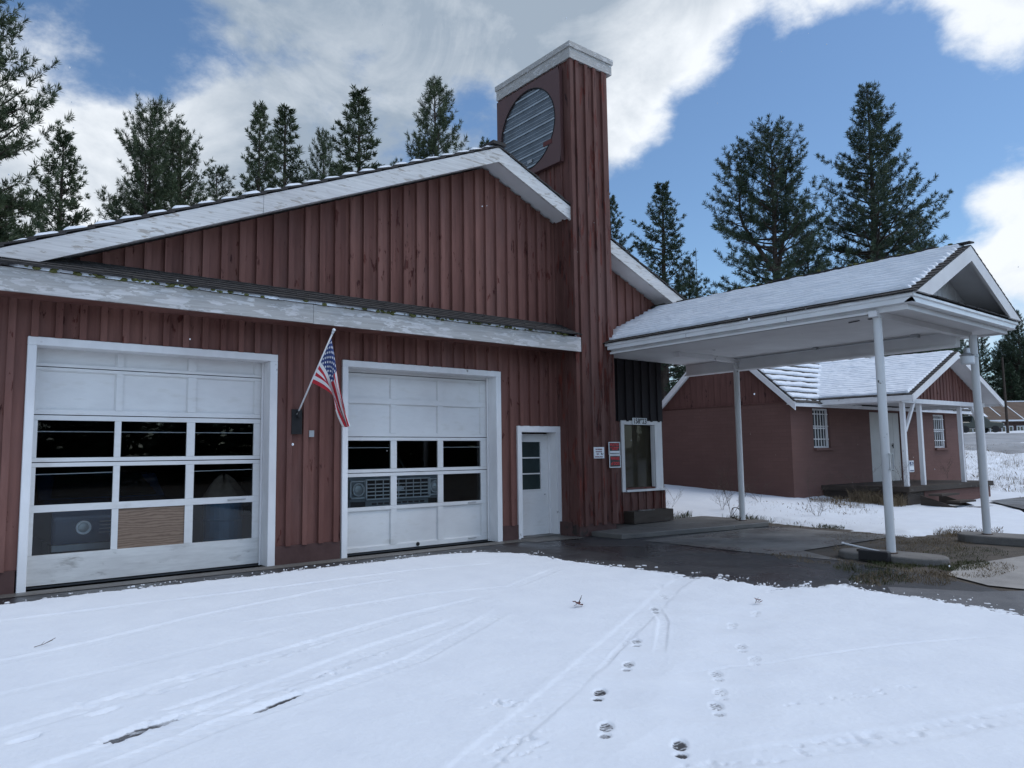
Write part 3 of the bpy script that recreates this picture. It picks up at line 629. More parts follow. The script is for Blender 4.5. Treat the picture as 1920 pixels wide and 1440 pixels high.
# sign tower
mb = MB(); mb.box(T0+.02, T1-.02, TY0+.02, TY1, .23, TZ-.05)
one = lambda x: TZ-.03; lo = lambda x: .2
battens(mb, T0, T1+.05, lo, one, [], TY0+.02, .252, .085, .045, off=.14)
for x in (T0+.03, T1-.03): mb.box(x-.045, x+.045, TY0-.012, TY0+.03, .2, TZ-.04)
yy = TY0+.03
while yy < TY1:
    mb.box(T0-.012, T0+.03, yy, yy+.042, .23, TZ-.04); mb.box(T1-.03, T1+.012, yy, yy+.042, .2, TZ-.04); yy += .252
build('sign_tower', mb, m_siding_old, G)
mb = MB(); mb.box(T0-.03, T1+.16, TY0-.03, TY1+.04, 9.58, 9.80); mb.box(T0-.055, T1+.185, TY0-.055, TY1+.065, 9.803, 9.915)
build('tower_cap', mb, m_fascia, G)
for side in (0, 1):
    X0, X1 = (T0-.10, T0-.015) if not side else (T1+.015, T1+.17)
    Ya, Yb, Za, Zb = 10.60, 12.66, 7.47, 9.47; cy, cz, R = 11.63, 8.47, .875; n = 64; mb = MB()
    ring = [(cy+R*cos(2*pi*i/n), cz+R*sin(2*pi*i/n)) for i in range(n)]
    def sq(i):
        a = 2*pi*i/n+1e-6; c_, s_ = cos(a), sin(a); k = min((Yb-cy)/abs(c_), (Zb-cz)/abs(s_)); return cy+c_*k, cz+s_*k
    out = [sq(i) for i in range(n)]
    for x in (X0, X1):
        o_ = len(mb.v); vs = [(x, *p) for p in ring]+[(x, *p) for p in out]; mb.add(vs, [(i, (i+1) % n, n+(i+1) % n, n+i) for i in range(n)])
    mb.add([(x, *p) for x in (X0, X1) for p in ring], [(i, (i+1) % n, n+(i+1) % n, n+i) for i in range(n)])
    for y0, y1, z0, z1 in ((Ya-.001, Ya, Za, Zb), (Yb, Yb+.001, Za, Zb), (Ya, Yb, Za-.001, Za), (Ya, Yb, Zb, Zb+.001)): mb.box(X0, X1, y0, y1, z0, z1)
    sb = build('sign_box', mb, m_signbox, G)
    sb['label'] = 'empty maroon metal sign box with round opening on the tower'
    xr = X0+.035 if not side else X1-.035; sgn = -1 if not side else 1
    mb = MB(); mb.lathe((xr, cy, cz), [(R+.005, -.004), (R+.005, .004)], 48, (1, 0, 0)); build('ribbed_sheet', mb, m_rib, sb)
    mb = MB()
    for k in range(-3, 4):
        z = cz+k*.262-.03; h = math.sqrt(max(0, (R-.02)**2-(z-cz)**2)); mb.box(min(xr, xr+sgn*.022), max(xr, xr+sgn*.022), cy-h, cy+h, z-.016, z+.016)
        for dz in (.07, .15): 
            h2 = math.sqrt(max(0, (R-.02)**2-(z+dz-cz)**2)); mb.box(min(xr, xr+sgn*.008), max(xr, xr+sgn*.008), cy-h2, cy+h2, z+dz-.004, z+dz+.004)
    build('sheet_rib', mb, m_ribl, sb)
    mb = MB()
    for i in range(n):
        a, b = ring[i], ring[(i+1) % n]; mb.tube((X0 if not side else X1, *a), (X0 if not side else X1, *b), .012, None, 5, False)
    build('ring_trim', mb, m_blackmetal, sb)
    if not side:
        mb = MB(); mb.box(X0-.01, X0+.02, 10.86, 11.12, 7.93, 8.02); build('lamp_holder', mb, m_dark_red, sb)
        mb = MB(); mb.box(X0+.0, X0+.02, 11.50, 11.64, 7.73, 7.80); build('bracket', mb, m_metal, sb)
# overhead doors
DY = 11.2
def overhead(name, op, zr, xc, kinds, label, lowboard, rods):
    x0, x1, _, zt = op; r = build(name, door_mb(op, zr, xc, kinds, lowboard), [m_door, m_doorlow], G); r['label'] = label
    mb = MB(); f0, f1 = WY-.045, WY+.0; tw = .11
    mb.box(x0-.10, x0, f0, DY, 0, zt); mb.box(x1, x1+.115, f0, DY, 0, zt); mb.box(x0-.10, x1+.115, f0-.002, DY, zt, zt+.105)
    mb.box(x1-.03, x1, DY-.05, DY-.02, 0, zt)
    fr = build('door_frame', mb, m_white, r); fr.modifiers.new('b', 'BEVEL').width = .006
    return r
def door_mb(op, zr, xc, kinds, lowboard):
    x0, x1, _, zt = op; mb = MB(); y = DY; ed = [x0]+[v for p in xc for v in p]+[x1]
    # stiles between the columns and rails between the rows
    rows = zr
    zs = [0.03]+[v for p in rows for v in p]+[zt]
    for i in range(0, len(zs), 2):
        mb.k = 1 if (i == 0 and lowboard) else 0
        if zs[i+1]-zs[i] > .09:
            zm = (zs[i]+zs[i+1])/2
            if i == 0: mb.box(x0+.006, x1-.006, y-.008, y+.04, zs[i], zs[i+1])
            else: mb.box(x0+.006, x1-.006, y-.002, y+.04, zs[i], zm-.006); mb.box(x0+.006, x1-.006, y-.004, y+.04, zm+.006, zs[i+1])
        else: mb.box(x0+.006, x1-.006, y-.003, y+.04, zs[i], zs[i+1])
    mb.k = 0
    for za, zb in rows:
        for i in range(0, len(ed), 2): mb.box(ed[i]+(.006 if i == 0 else 0), ed[i+1]-(.006 if i == len(ed)-2 else 0), y, y+.04, za+.002, zb-.002)
    for (za, zb), kd in zip(rows, kinds):
        for (xa, xb), k in zip(xc, kd):
            if k == 'p':
                mb.box(xa-.002, xb+.002, y+.026, y+.038, za-.002, zb+.002)
                b_ = .012
                mb.box(xa, xb, y+.012, y+.026, za, za+b_); mb.box(xa, xb, y+.012, y+.026, zb-b_, zb); mb.box(xa, xa+b_, y+.012, y+.026, za+b_, zb-b_); mb.box(xb-b_, xb, y+.012, y+.026, za+b_, zb-b_)
    return mb
def panes(r, zr, xc, kinds):
    for (za, zb), kd in zip(zr, kinds):
        for (xa, xb), k in zip(xc, kd):
            if k == 'g': mb = MB(); mb.add([(xa-.01, DY+.02, za-.01), (xb+.01, DY+.02, za-.01), (xb+.01, DY+.02, zb+.01), (xa-.01, DY+.02, zb+.01)], [(0, 1, 2, 3)]); build('window_pane', mb, m_glass, r, fix=False)
            if k == 'w': mb = MB(); mb.box(xa-.005, xb+.005, DY+.015, DY+.027, za-.005, zb+.005); build('plywood_panel', mb, m_ply, r)
z1 = [(.402, .937), (1.027, 1.51), (1.626, 2.110), (2.247, 2.755), (2.845, 3.03)]; c1 = [(1.318, 2.206), (2.285, 3.134), (3.244, 4.095)]
k1 = ['gwg', 'ggg', 'ggg', 'ppp', 'ppp']
d = overhead('garage_door', D1, z1, c1, k1, 'overhead door with nine window openings, one filled with plywood', True, None); panes(d, z1, c1, k1)
mb = MB(); mb.tube((1.30, DY+.055, 1.965), (4.12, DY+.055, 1.965), .006); mb.tube((1.30, DY+.055, 1.415), (2.22, DY+.055, 1.425), .006); mb.tube((3.2, DY+.055, 1.41), (4.12, DY+.055, 1.42), .006); build('brace_rod', mb, m_white, d)
mb = MB(); mb.tube((3.72, DY-.03, .985), (3.98, DY-.03, .99), .009); mb.box(3.74, 3.76, DY-.03, DY+.0, .978, .992); mb.box(3.94, 3.96, DY-.03, DY, .982, .996); build('handle', mb, m_metal, d)
z2 = [(.103, .697), (.757, 1.255), (1.376, 1.853), (1.975, 2.475), (2.563, 2.93)]; c2 = [(5.60, 6.452), (6.567, 7.407), (7.52, 8.36)]
k2 = ['ppp', 'ggg', 'ggg', 'ppp', 'ppp']
d = overhead('garage_door', D2, z2, c2, k2, 'overhead door with two rows of windows and pale panels', False, None); panes(d, z2, c2, k2)
for a, b in ((5.55, 6.47), (7.5, 8.4)): mb = MB(); mb.tube((a, DY+.055, 1.735), (b, DY+.055, 1.735), .006); build('brace_rod', mb, m_white, d)
for z in (.725, .085):
    mb = MB(); mb.tube((8.05, DY-.025, z), (8.22, DY-.025, z+.003), .008); mb.box(8.06, 8.075, DY-.025, DY, z-.008, z+.008); mb.box(8.19, 8.205, DY-.025, DY, z-.006, z+.01); build('handle', mb, m_metal, d)
mb = MB(); mb.lathe((6.98, DY-.011, .072), [(.036, 0), (.036, .004)], 16, (0, 1, 0)); build('vent_hole', mb, m_blackmetal, d)
# walk-in door
mb = MB(); y = WY+.2
mb.box(PD[0]+.004, PD[1]-.004, y, y+.04, .03, .905); mb.box(PD[0]+.004, PD[0]+.1, y, y+.04, .905, 1.985); mb.box(9.79, PD[1]-.004, y, y+.04, .905, 1.985); mb.box(PD[0]+.1, 9.79, y, y+.04, 1.83, 1.985)
for z in (1.21, 1.52): mb.box(PD[0]+.1, 9.79, y+.004, y+.03, z-.012, z+.012)
dr = build('door', mb, m_door, G); dr['label'] = 'white walk-in door with three stacked panes'
for a, b in ((.905, 1.2), (1.222, 1.508), (1.532, 1.83)): mb = MB(); mb.box(PD[0]+.1, 9.79, y+.016, y+.022, a, b); build('window_pane', mb, m_doorpane, dr)
mb = MB(); mb.box(PD[0]+.09, PD[0]+.1, y-.012, y, .89, 1.85); mb.box(9.79, 9.80, y-.012, y, .89, 1.85); mb.box(PD[0]+.1, 9.79, y-.012, y, .89, .905); mb.box(PD[0]+.1, 9.79, y-.012, y, 1.83, 1.845); build('pane_trim', mb, m_white, dr)
mb = MB(); mb.box(PD[0]-.10, PD[0], WY-.04, y+.05, 0, PD[3]); mb.box(PD[1], PD[1]+.12, WY-.04, y+.05, 0, PD[3]); mb.box(PD[0]-.10, PD[1]+.12, WY-.042, y+.05, PD[3], 2.13); mb.box(PD[1]-.02, PD[1], y-.03, y-.002, .03, 2.0); build('door_frame', mb, m_white, dr)
mb = MB(); mb.sphere((9.86, y-.04, .80), .016, 6); build('lock', mb, m_metal, dr)
mb = MB(); mb.box(PD[0]-.05, PD[1]+.05, WY-.06, WY+.25, .0, .03); build('door_sill', mb, m_slab, dr)
# office window
wi = MB(); ff = WY-.03
wi.box(OW[0]-.10, OW[0], ff, WY+.1, .76, 2.285); wi.box(OW[1], OW[1]+.24, ff, WY+.1, .80, 2.285); wi.box(OW[0], OW[1], ff, WY+.1, OW[3], 2.285); wi.box(OW[0], OW[1]+.27, ff-.04, WY+.1, .755, .80); wi.box(OW[1]-.012, OW[1], WY+.02, WY+.09, OW[2], OW[3])
wo_ = build('window', wi, m_white, G); wo_['label'] = 'office window with brown blind and wide white frame'
mb = MB(); mb.add([(OW[0], WY+.11, .79), (OW[1], WY+.11, .79), (OW[1], WY+.11, OW[3]), (OW[0], WY+.11, OW[3])], [(0, 1, 2, 3)]); build('window_pane', mb, m_glass2, wo_, fix=False)
mb = MB(); mb.box(OW[0]-.05, 12.47, WY+.125, WY+.135, .70, 2.27); mb.box(12.474, OW[1]+.05, WY+.127, WY+.137, .70, 2.27); build('window_blind', mb, m_curtain, wo_)
# small things fixed to the wall
mb = MB(); mb.box(4.84, 4.92, WY-.062, WY-.050, 1.90, 2.0); tag(build('metal_tag', mb, m_metal, base=(4.88, WY, 1.95)), 'small grey metal tag nailed to the siding below the flag', 'tag')
mb = MB(); mb.box(4.555, 4.72, WY-.066, WY-.050, 1.94, 2.32); mb.obox((4.655, WY-.09, 2.24), (.022, 0, 0), (0, .035, 0), (0, 0, .05))
fl = thing('flag', (4.64, WY, 2.1), 'stars and stripes flag hanging from a white pole angled off the garage wall', 'flag')
build('bracket', mb, m_blackmetal, fl)
p0, p1 = Vector((4.64, 10.88, 2.24)), Vector((4.86, 10.16, 3.41))
mb = MB(); mb.tube(p0, p1, .013, .012, 8); build('pole', mb, m_white, fl, smooth=True)
mb = MB(); mb.tube(p1, p1+(p1-p0).normalized()*.035, .018, None, 8); mb.sphere(p1+(p1-p0).normalized()*.06, .026, 6); build('finial', mb, m_signwhite, fl, smooth=True)
def flagmat():
    m, nt, b = M("flag_cloth"); uv = nd(nt, 'ShaderNodeUVMap'); sx = nd(nt, 'ShaderNodeSeparateXYZ'); nt.links.new(uv.outputs[0], sx.inputs[0]); u, v = sx.outputs[0], sx.outputs[1]
    st = mth(nt, 'MODULO', mth(nt, 'FLOOR', mth(nt, 'MULTIPLY', v, 12.999)), 2.0); col = mixc(nt, mth(nt, 'LESS_THAN', st, .5), (.66, .65, .64), (.44, .018, .03))
    can = mth(nt, 'MULTIPLY', mth(nt, 'LESS_THAN', u, .4), mth(nt, 'GREATER_THAN', v, 6/13))
    sux = mth(nt, 'MULTIPLY', u, 5.5/.4); svy = mth(nt, 'MULTIPLY', mth(nt, 'SUBTRACT', v, 6/13), 4.5*13/7)
    def dots(ox, oy):
        a = mth(nt, 'SUBTRACT', mth(nt, 'FRACT', mth(nt, 'ADD', sux, ox)), .5); c = mth(nt, 'SUBTRACT', mth(nt, 'FRACT', mth(nt, 'ADD', svy, oy)), .5)
        return mth(nt, 'LESS_THAN', mth(nt, 'ADD', mth(nt, 'MULTIPLY', a, a), mth(nt, 'MULTIPLY', c, c)), .032)
    star = mth(nt, 'MAXIMUM', dots(.25, .25), dots(.75, .75))
    col = mixc(nt, can, col, mixc(nt, star, (.018, .035, .13), (.62, .62, .64)))
    nt.links.new(col, b.inputs['Base Color']); b.inputs['Roughness'].default_value = .75; return m
mb = MB(); nu, nv = 60, 39; P = []; UV = []
pd_ = (p1-p0).normalized(); h1 = p1-pd_*.05; h0 = p0+(p1-p0)*.405
top = [h1, Vector((4.91, 10.20, 3.12)), Vector((4.98, 10.22, 2.72)), Vector((5.09, 10.20, 2.34)), Vector((5.165, 10.16, 2.06))]
botm = [h0, Vector((4.84, 10.43, 2.615)), Vector((4.965, 10.40, 2.50)), Vector((5.01, 10.30, 2.25)), Vector((5.085, 10.22, 2.04))]
def curve(pts, t):
    n = len(pts)-1; i = min(int(t*n), n-1); f = t*n-i; a, b, c, d = pts[max(i-1, 0)], pts[i], pts[i+1], pts[min(i+2, n)]
    return .5*((2*b)+(c-a)*f+(2*a-5*b+4*c-d)*f*f+(3*b-a-3*c+d)*f**3)
for i in range(nu+1):
    u = i/nu; row = []
    for j in range(nv+1):
        v = j/nv; p = curve(botm, u).lerp(curve(top, u), v); amp = .055*min(1, u*2.2)
        p = p+Vector((.35*amp*sin(v*13+u*3), -amp*sin(v*9.5+u*2.2)-.6*amp*sin(v*17-u*5), -.02*sin(v*pi)*u)); row.append(tuple(p)); UV.append((u, v))
    P.append(row)
mb.grid(P); fc = build('flag_cloth', mb, flagmat(), fl, smooth=True, fix=False)
ul = fc.data.uv_layers.new(name='UVMap')
for lp in fc.data.loops: ul.data[lp.index].uv = UV[lp.vertex_index]
# signs
def signboard(name, x0, x1, z0, z1, y, mat, label):
    r = thing(name, ((x0+x1)/2, y, z0), label, 'sign'); mb = MB(); mb.box(x0, x1, y-.006, y, z0, z1); build('panel', mb, mat, r); return r
sy_ = TY0-.028
s1 = signboard('sign', 10.49, 10.78, 1.49, 1.71, sy_, m_signwhite, 'small white video surveillance sign on the tower, left of the red signs')
for i, (t, wd) in enumerate((("THIS PREMISES", .19), ("PROTECTED BY", .17), ("VIDEO", .07), ("SURVEILLANCE", .21))): text('lettering', t, .032, (10.635-(.04 if i == 2 else .01), sy_-.0075, 1.665-.046*i-(.008 if i > 2 else 0)), (1, 0, 0), (0, 0, 1), m_signtext, s1, .0008, wd)
mb = MB(); mb.obox((10.70, sy_-.008, 1.578), (.012, 0, -.012), (0, .001, 0), (.008, 0, .009)); mb.obox((10.735, sy_-.008, 1.572), (.016, 0, .014), (0, .001, 0), (.003, 0, -.003)); build('camera_symbol', mb, m_blackpaint, s1)
s2 = signboard('sign', 10.90, 11.23, 1.555, 1.81, sy_-.012, m_signwhite, 'red and black posted no trespassing sign with a white strip, above the dog sign')
mb = MB(); mb.box(10.918, 11.212, sy_-.020, sy_-.018, 1.575, 1.795); build('print', mb, m_blackpaint, s2)
mb = MB(); mb.box(10.926, 11.204, sy_-.0225, sy_-.021, 1.590, 1.632); build('name_strip', mb, m_signwhite, s2)
for t, z, h, wd in (("POSTED", 1.752, .07, .25), ("NO TRESPASSING", 1.695, .036, .25), ("KEEP OUT", 1.660, .034, .17)): text('lettering', t, h, (11.065, sy_-.022, z), (1, 0, 0), (0, 0, 1), m_redpaint, s2, .003, wd)
s3 = signboard('sign', 10.91, 11.235, 1.30, 1.548, sy_-.012, m_signwhite, 'red and black beware of dog sign, below the posted sign')
mb = MB(); mb.box(10.928, 11.217, sy_-.020, sy_-.018, 1.318, 1.532); build('print', mb, m_blackpaint, s3)
text('lettering', "BEWARE", .085, (11.072, sy_-.022, 1.478), (1, 0, 0), (0, 0, 1), m_redpaint, s3, .004, .25); text('lettering', "of DOG", .085, (11.072, sy_-.022, 1.378), (1, 0, 0), (0, 0, 1), m_redpaint, s3, .004, .25)
s4 = signboard('house_number', 12.25, 12.72, 2.20, 2.345, ff-.014, m_signwhite, 'white plate with black house numbers above the office window')
s4['category'] = 'house number'
text('digits', "158923", .155, (12.49, ff-.0215, 2.272), (1, 0, 0), (0, 0, 1), m_blackpaint, s4, .004, .41)
# planter under the window
mb = MB(); x0, x1, y0, y1, z0, z1 = 11.9, 13.18, 10.62, 10.90, .112, .36
mb.box(x0, x1, y0, y0+.035, z0, z1); mb.box(x0, x1, y1-.035, y1, z0, z1); mb.box(x0, x0+.035, y0+.035, y1-.035, z0, z1); mb.box(x1-.035, x1, y0+.035, y1-.035, z0, z1)
pl = thing('planter_box', (12.5, 10.75, .11), 'dark weathered wooden planter box on the slab under the office window', 'planter')
build('box', mb, m_wood, pl)
mb = MB(); mb.box(x0+.036, x1-.036, y0+.036, y1-.036, z0+.05, z1-.05); build('soil', mb, m_dirt, pl)
mb = MB(); rr = random.Random(9)
for i in range(9): mb.sphere((12.45+rr.uniform(-.25, .35), 10.72+rr.uniform(-.06, .06), z1-.02+rr.uniform(0, .03)), rr.uniform(.03, .05), 5, (1.4, 1, .6))
build('rock', mb, m_conc, pl)

# ---- vehicles and goods inside the garage
tr = thing('pickup_truck', (7.0, 13, 0), 'old grey pickup truck front behind the windows of the right-hand overhead door', 'truck')
x0, x1, fy = 6.03, 7.99, 11.92
mb = MB(); mb.prism([(x0, fy+.03, .62), (x0, fy+.03, 1.20), (x0, fy+.12, 1.27), (x0, 13.2, 1.32), (x0, 13.75, 1.85), (x0, 15.1, 1.85), (x0, 15.3, 1.28), (x0, 17.2, 1.28), (x0, 17.2, .55), (x0, 12.2, .55)], (x1-x0, 0, 0)); bd = build('body', mb, m_vehgrey, tr); bd.modifiers.new('b', 'BEVEL').width = .03
mb = MB(); gx0, gx1 = 6.40, 7.66
for z in (1.175, .835): mb.box(gx0-.03, gx1+.03, fy-.02, fy+.03, z-.012, z+.012)
for x in (gx0-.03, gx1+.03): mb.box(x-.012, x+.012, fy-.02, fy+.03, .835, 1.175)
for z in (.90, .965, 1.03, 1.095): mb.box(gx0, gx1, fy-.008, fy+.02, z-.009, z+.009)
for i in range(1, 8): x = gx0+(gx1-gx0)*i/8; mb.box(x-.005, x+.005, fy-.002, fy+.02, .845, 1.165)
build('grille', mb, m_chrome, tr)
mb = MB(); mb.box(gx0-.02, gx1+.02, fy+.015, fy+.04, .84, 1.17); build('grille_recess', mb, m_blackmetal, tr)
mb = MB(); c = (7.03, fy-.015, 1.0); mb.prism([(c[0]+a, c[1], c[2]+b) for a, b in ((-.10, -.015), (-.045, -.015), (-.055, -.045), (.045, -.045), (.04, -.015), (.10, -.015), (.09, .02), (.045, .02), (.055, .048), (-.045, .048), (-.04, .02), (-.09, .02))], (0, -.01, 0)); build('emblem', mb, m_signwhite, tr)
for x in (6.22, 7.82):
    mb = MB(); mb.lathe((x, fy+.01, 1.01), [(.115, 0), (.115, -.03), (.10, -.03), (.095, -.01)], 20, (0, 1, 0)); s = .155
    for a, b in ((-1, 1), (1, 1)): pass
    mb.box(x-s, x+s, fy, fy+.03, 1.01+s-.02, 1.01+s); mb.box(x-s, x+s, fy, fy+.03, 1.01-s, 1.01-s+.02); mb.box(x-s, x-s+.02, fy, fy+.03, 1.01-s, 1.01+s); mb.box(x+s-.02, x+s, fy, fy+.03, 1.01-s, 1.01+s)
    hl = build('headlight', mb, m_chrome, tr); mb = MB(); mb.sphere((x, fy-.0, 1.01), .095, 8, (1, .35, 1)); build('lens', mb, m_lens, hl, smooth=True)
    mb = MB(); mb.box(x-.14, x+.14, fy+.005, fy+.035, .70, .80); build('turn_signal', mb, m_vehglass, tr)
mb = MB()
for i in range(9): mb.box(6.5+i*.125, 6.59+i*.125, fy+.02, fy+.035, .735, .765)
build('vent_slots', mb, m_blackmetal, tr)
mb = MB(); mb.box(x0-.03, x1+.03, fy-.12, fy+.0, .42, .60); build('bumper', mb, m_chrome, tr)
mb = MB(); mb.hexa([(x0+.12, 13.22, 1.35), (x1-.12, 13.22, 1.35), (x1-.2, 13.7, 1.80), (x0+.2, 13.7, 1.80), (x0+.12, 13.19, 1.37), (x1-.12, 13.19, 1.37), (x1-.2, 13.66, 1.83), (x0+.2, 13.66, 1.83)]); build('windshield', mb, m_vehglass, tr)
def wheel(parent, c, r, wd, ax=(1, 0, 0)):
    mb = MB(); mb.lathe(c, [(r*.62, -wd/2), (r*.94, -wd/2), (r, -wd/2+.03), (r, wd/2-.03), (r*.94, wd/2), (r*.62, wd/2)], 24, ax); t = build('wheel', mb, m_tyre, parent, smooth=False)
    mb = MB(); mb.lathe(c, [(r*.6, -wd/2+.02), (r*.6, wd/2-.02)], 16, ax); build('rim', mb, m_metal, t)
for x in (x0+.1, x1-.1):
    for y in (12.7, 16.2): wheel(tr, (x, y, .36), .36, .22)
ca = thing('classic_car', (2.7, 13.5, 0), 'dark blue car with a round headlight behind the left-hand overhead door', 'car')
mb = MB(); mb.prism([(1.62, 11.95, .42), (1.62, 11.95, .80), (1.62, 12.05, .92), (1.62, 13.3, 1.0), (1.62, 13.95, 1.38), (1.62, 15.1, 1.38), (1.62, 15.7, 1.0), (1.62, 16.5, .92), (1.62, 16.5, .42)], (1.8, 0, 0)); bd = build('body', mb, m_vehblue, ca); b_ = bd.modifiers.new('b', 'BEVEL'); b_.width = .05; b_.segments = 3
for x in (2.0, 3.1):
    mb = MB(); mb.lathe((x, 11.95, .66), [(.095, 0), (.095, -.05), (.08, -.05), (.075, -.03)], 20, (0, 1, 0)); hl = build('headlight', mb, m_chrome, ca); mb = MB(); mb.sphere((x, 11.93, .66), .075, 8, (1, .4, 1)); build('lens', mb, m_lens, hl, smooth=True)
mb = MB(); mb.box(1.62, 3.42, 11.86, 11.94, .36, .44); build('bumper', mb, m_metal, ca)
mb = MB()
for z in (.58, .63, .68, .73): mb.box(2.2, 2.9, 11.935, 11.95, z-.008, z+.008)
build('grille', mb, m_metal, ca)
mb = MB(); mb.hexa([(1.78, 13.3, 1.02), (3.26, 13.3, 1.02), (3.14, 13.9, 1.33), (1.9, 13.9, 1.33), (1.78, 13.28, 1.05), (3.26, 13.28, 1.05), (3.14, 13.86, 1.36), (1.9, 13.86, 1.36)]); build('windshield', mb, m_vehglass, ca)
for x in (1.72, 3.32):
    for y in (12.6, 15.6): wheel(ca, (x, y, .31), .31, .18)
mb = MB(); mb.lathe((3.98, 12.15, .012), [(.28, 0), (.29, .02), (.29, .30), (.30, .32), (.29, .34), (.29, .60), (.30, .62), (.29, .64), (.29, .88), (.28, .90)], 24); tag(build('barrel', mb, m_blue, base=(3.98, 12.15, .012)), 'blue barrel standing inside the left-hand overhead door', 'barrel')
mb = MB(); n = 24; P = [[(3.98+(.02+.34*r/8)*cos(2*pi*i/n)*(1+.12*sin(5*i)), 12.15+(.02+.30*r/8)*sin(2*pi*i/n), .93+.42*(1-(r/8)**1.6)*(.8+.2*sin(i*1.1))) for r in range(9)] for i in range(n+1)]; mb.grid(P); tag(build('tarp', mb, m_tarp, base=(3.98, 12.15, .92), smooth=True), 'crumpled tan tarp heaped on the blue barrel', 'tarp')

# ================================================================== CANOPY
CX0, CX1, CY0, CY1 = 10.95, 15.18, 4.46, 10.36; RX, RZ = 13.07, 4.80; GZ = 3.78
K = thing('canopy', (13, 7, 0), 'white fuel canopy on three round posts with a snow covered shingle roof', 'canopy')
sl = (RZ-3.80)/(RX-CX0)
zc = lambda x: RZ-sl*abs(x-RX)
mb = MB(); mb.box(CX0+.16, CX1-.16, CY0+.16, WY-.03, 3.62, 3.64)
mb.k = 0
build('soffit', mb, m_canopy, K)
mb = MB(); mb.box(CX0+.115, CX0+.155, CY0+.115, CY1+.0, 3.585, 3.72); mb.box(CX1-.155, CX1-.115, CY0+.115, WY-.03, 3.585, 3.72); mb.box(CX0+.155, CX1-.155, CY0+.115, CY0+.155, 3.583, 3.72)
build('fascia', mb, m_canopy, K)
def gutter(mb, a, b, out):
    a, b, out = Vector(a), Vector(b), Vector(out); prof = [(.112, -.12), (.0, -.115), (-.0, -.05), (-.025, -.035), (-.025, 0), (-.012, .0), (-.012, -.03), (.0, -.04), (.10, -.10)]
    mb.prism([a-out*p+Vector((0, 0, q)) for p, q in prof], b-a)
mb = MB(); gutter(mb, (CX0+.0, CY0, GZ), (CX0, CY1, GZ), (-1, 0, 0)); gutter(mb, (CX0, CY0, GZ), (CX1, CY0, GZ), (0, -1, 0)); gutter(mb, (CX1, CY0, GZ), (CX1, WY-.03, GZ), (1, 0, 0))
mb.box(CX0+.004, CX0+.118, CY0+.004, CY0+.118, GZ-.118, GZ-.03); mb.box(CX1-.118, CX1-.004, CY0+.004, CY0+.118, GZ-.118, GZ-.03)
build('gutter', mb, m_gutter, K)
mb = MB(); mb.box(10.98, 14.6, 4.98, 5.10, 3.53, 3.618); mb.box(12.1, 14.25, 9.46, 9.60, 3.53, 3.618); mb.box(14.19, 14.36, 5.10, WY-.03, 3.36, 3.618); mb.box(11.02, 11.14, 5.10, CY1, 3.585, 3.618)
mb.box(14.13, 14.185, 5.1, WY-.03, 3.36, 3.40)
build('beam', mb, m_canopy, K)
mb = MB(); mb.tube((13.92, 5.7, 3.585), (13.92, 9.4, 3.585), .016); mb.box(13.86, 13.98, 5.6, 5.72, 3.56, 3.618); mb.box(13.87, 13.97, 7.5, 7.58, 3.565, 3.618); build('conduit', mb, m_metal, K)
mb = MB(); mb.obox((11.62, 5.35, 3.612), (.03, .0, 0), (0, .05, 0), (0, 0, .004)); mb.obox((11.60, 5.62, 3.606), (.012, 0, 0), (.03, .10, 0), (0, 0, .006)); build('torn_ceiling_patch', mb, m_blackmetal, K)
# roof planes: sides, front skirt, gable
for sg, xe in ((-1, CX0-.02), (1, CX1+.02)):
    D = Vector((xe-RX, 0, zc(xe)-RZ)); W = D.length; L = WY-4.42
    mb = MB(); mb.prism([(RX, 4.44, RZ-.05), (xe, 4.44, zc(xe)-.05), (xe, 4.44, zc(xe)), (RX, 4.44, RZ)], (0, L-.05, 0)); build('roof_deck', mb, m_canopy, K)
    mb = MB(); shingles(mb, (RX, 4.38, RZ), (0, 1, 0), D, L, W+.02, .152, .2, .018, 21+sg, .016); build('roof_shingles', mb, m_shingle, K)
    snow_layer('roof_snow', (RX, 4.38, RZ+.014), (0, 1, 0), D, L, W, K, .046, .058, .165, 41+sg, .07, .10, .04, .03, .014, patch=.012)
mb = MB(); rr = random.Random(5); y = 4.36
while y < WY-.1:
    mb.obox((RX+rr.uniform(-.01, .01), y+.1, RZ+.055+rr.uniform(-.012, .012)), (.10, 0, rr.uniform(-.015, .015)), (0, .095, 0), (0, 0, .012)); y += .17
build('ridge_cap', mb, m_shingle, K)
mb = MB()
for i in range(70): mb.sphere((RX-.06+rr.uniform(-.07, .03), rr.uniform(4.5, 10.8), RZ+.065+rr.uniform(-.01, .02)), rr.uniform(.012, .03), 4, (1, 1.5, .6))
build('moss', mb, m_moss, K)['kind'] = 'stuff'
D = Vector((0, CY0-.02-5.02, 3.80-3.93)); xa, xb = CX0+.27, CX1-.27
mb = MB(); mb.hexa([(CX0+.02, CY0+.01, 3.70), (CX1-.02, CY0+.01, 3.70), (xb, 5.02, 3.70), (xa, 5.02, 3.70), (CX0+.02, CY0+.01, 3.78), (CX1-.02, CY0+.01, 3.78), (xb, 5.02, 3.91), (xa, 5.02, 3.91)]); build('skirt_deck', mb, m_shingle, K)
mb = MB(); shingles(mb, (xa, 5.02, 3.92), (1, 0, 0), D, xb-xa, D.length, .14, .2, .018, 31); build('skirt_shingles', mb, m_shingle, K)
snow_layer('skirt_snow', (xa, 5.02, 3.93), (1, 0, 0), D, xb-xa, D.length, K, .02, .02, .14, 61, .01, .05, .05, .03, .014, gap=.02, patch=.06)
KINKS = [RX]
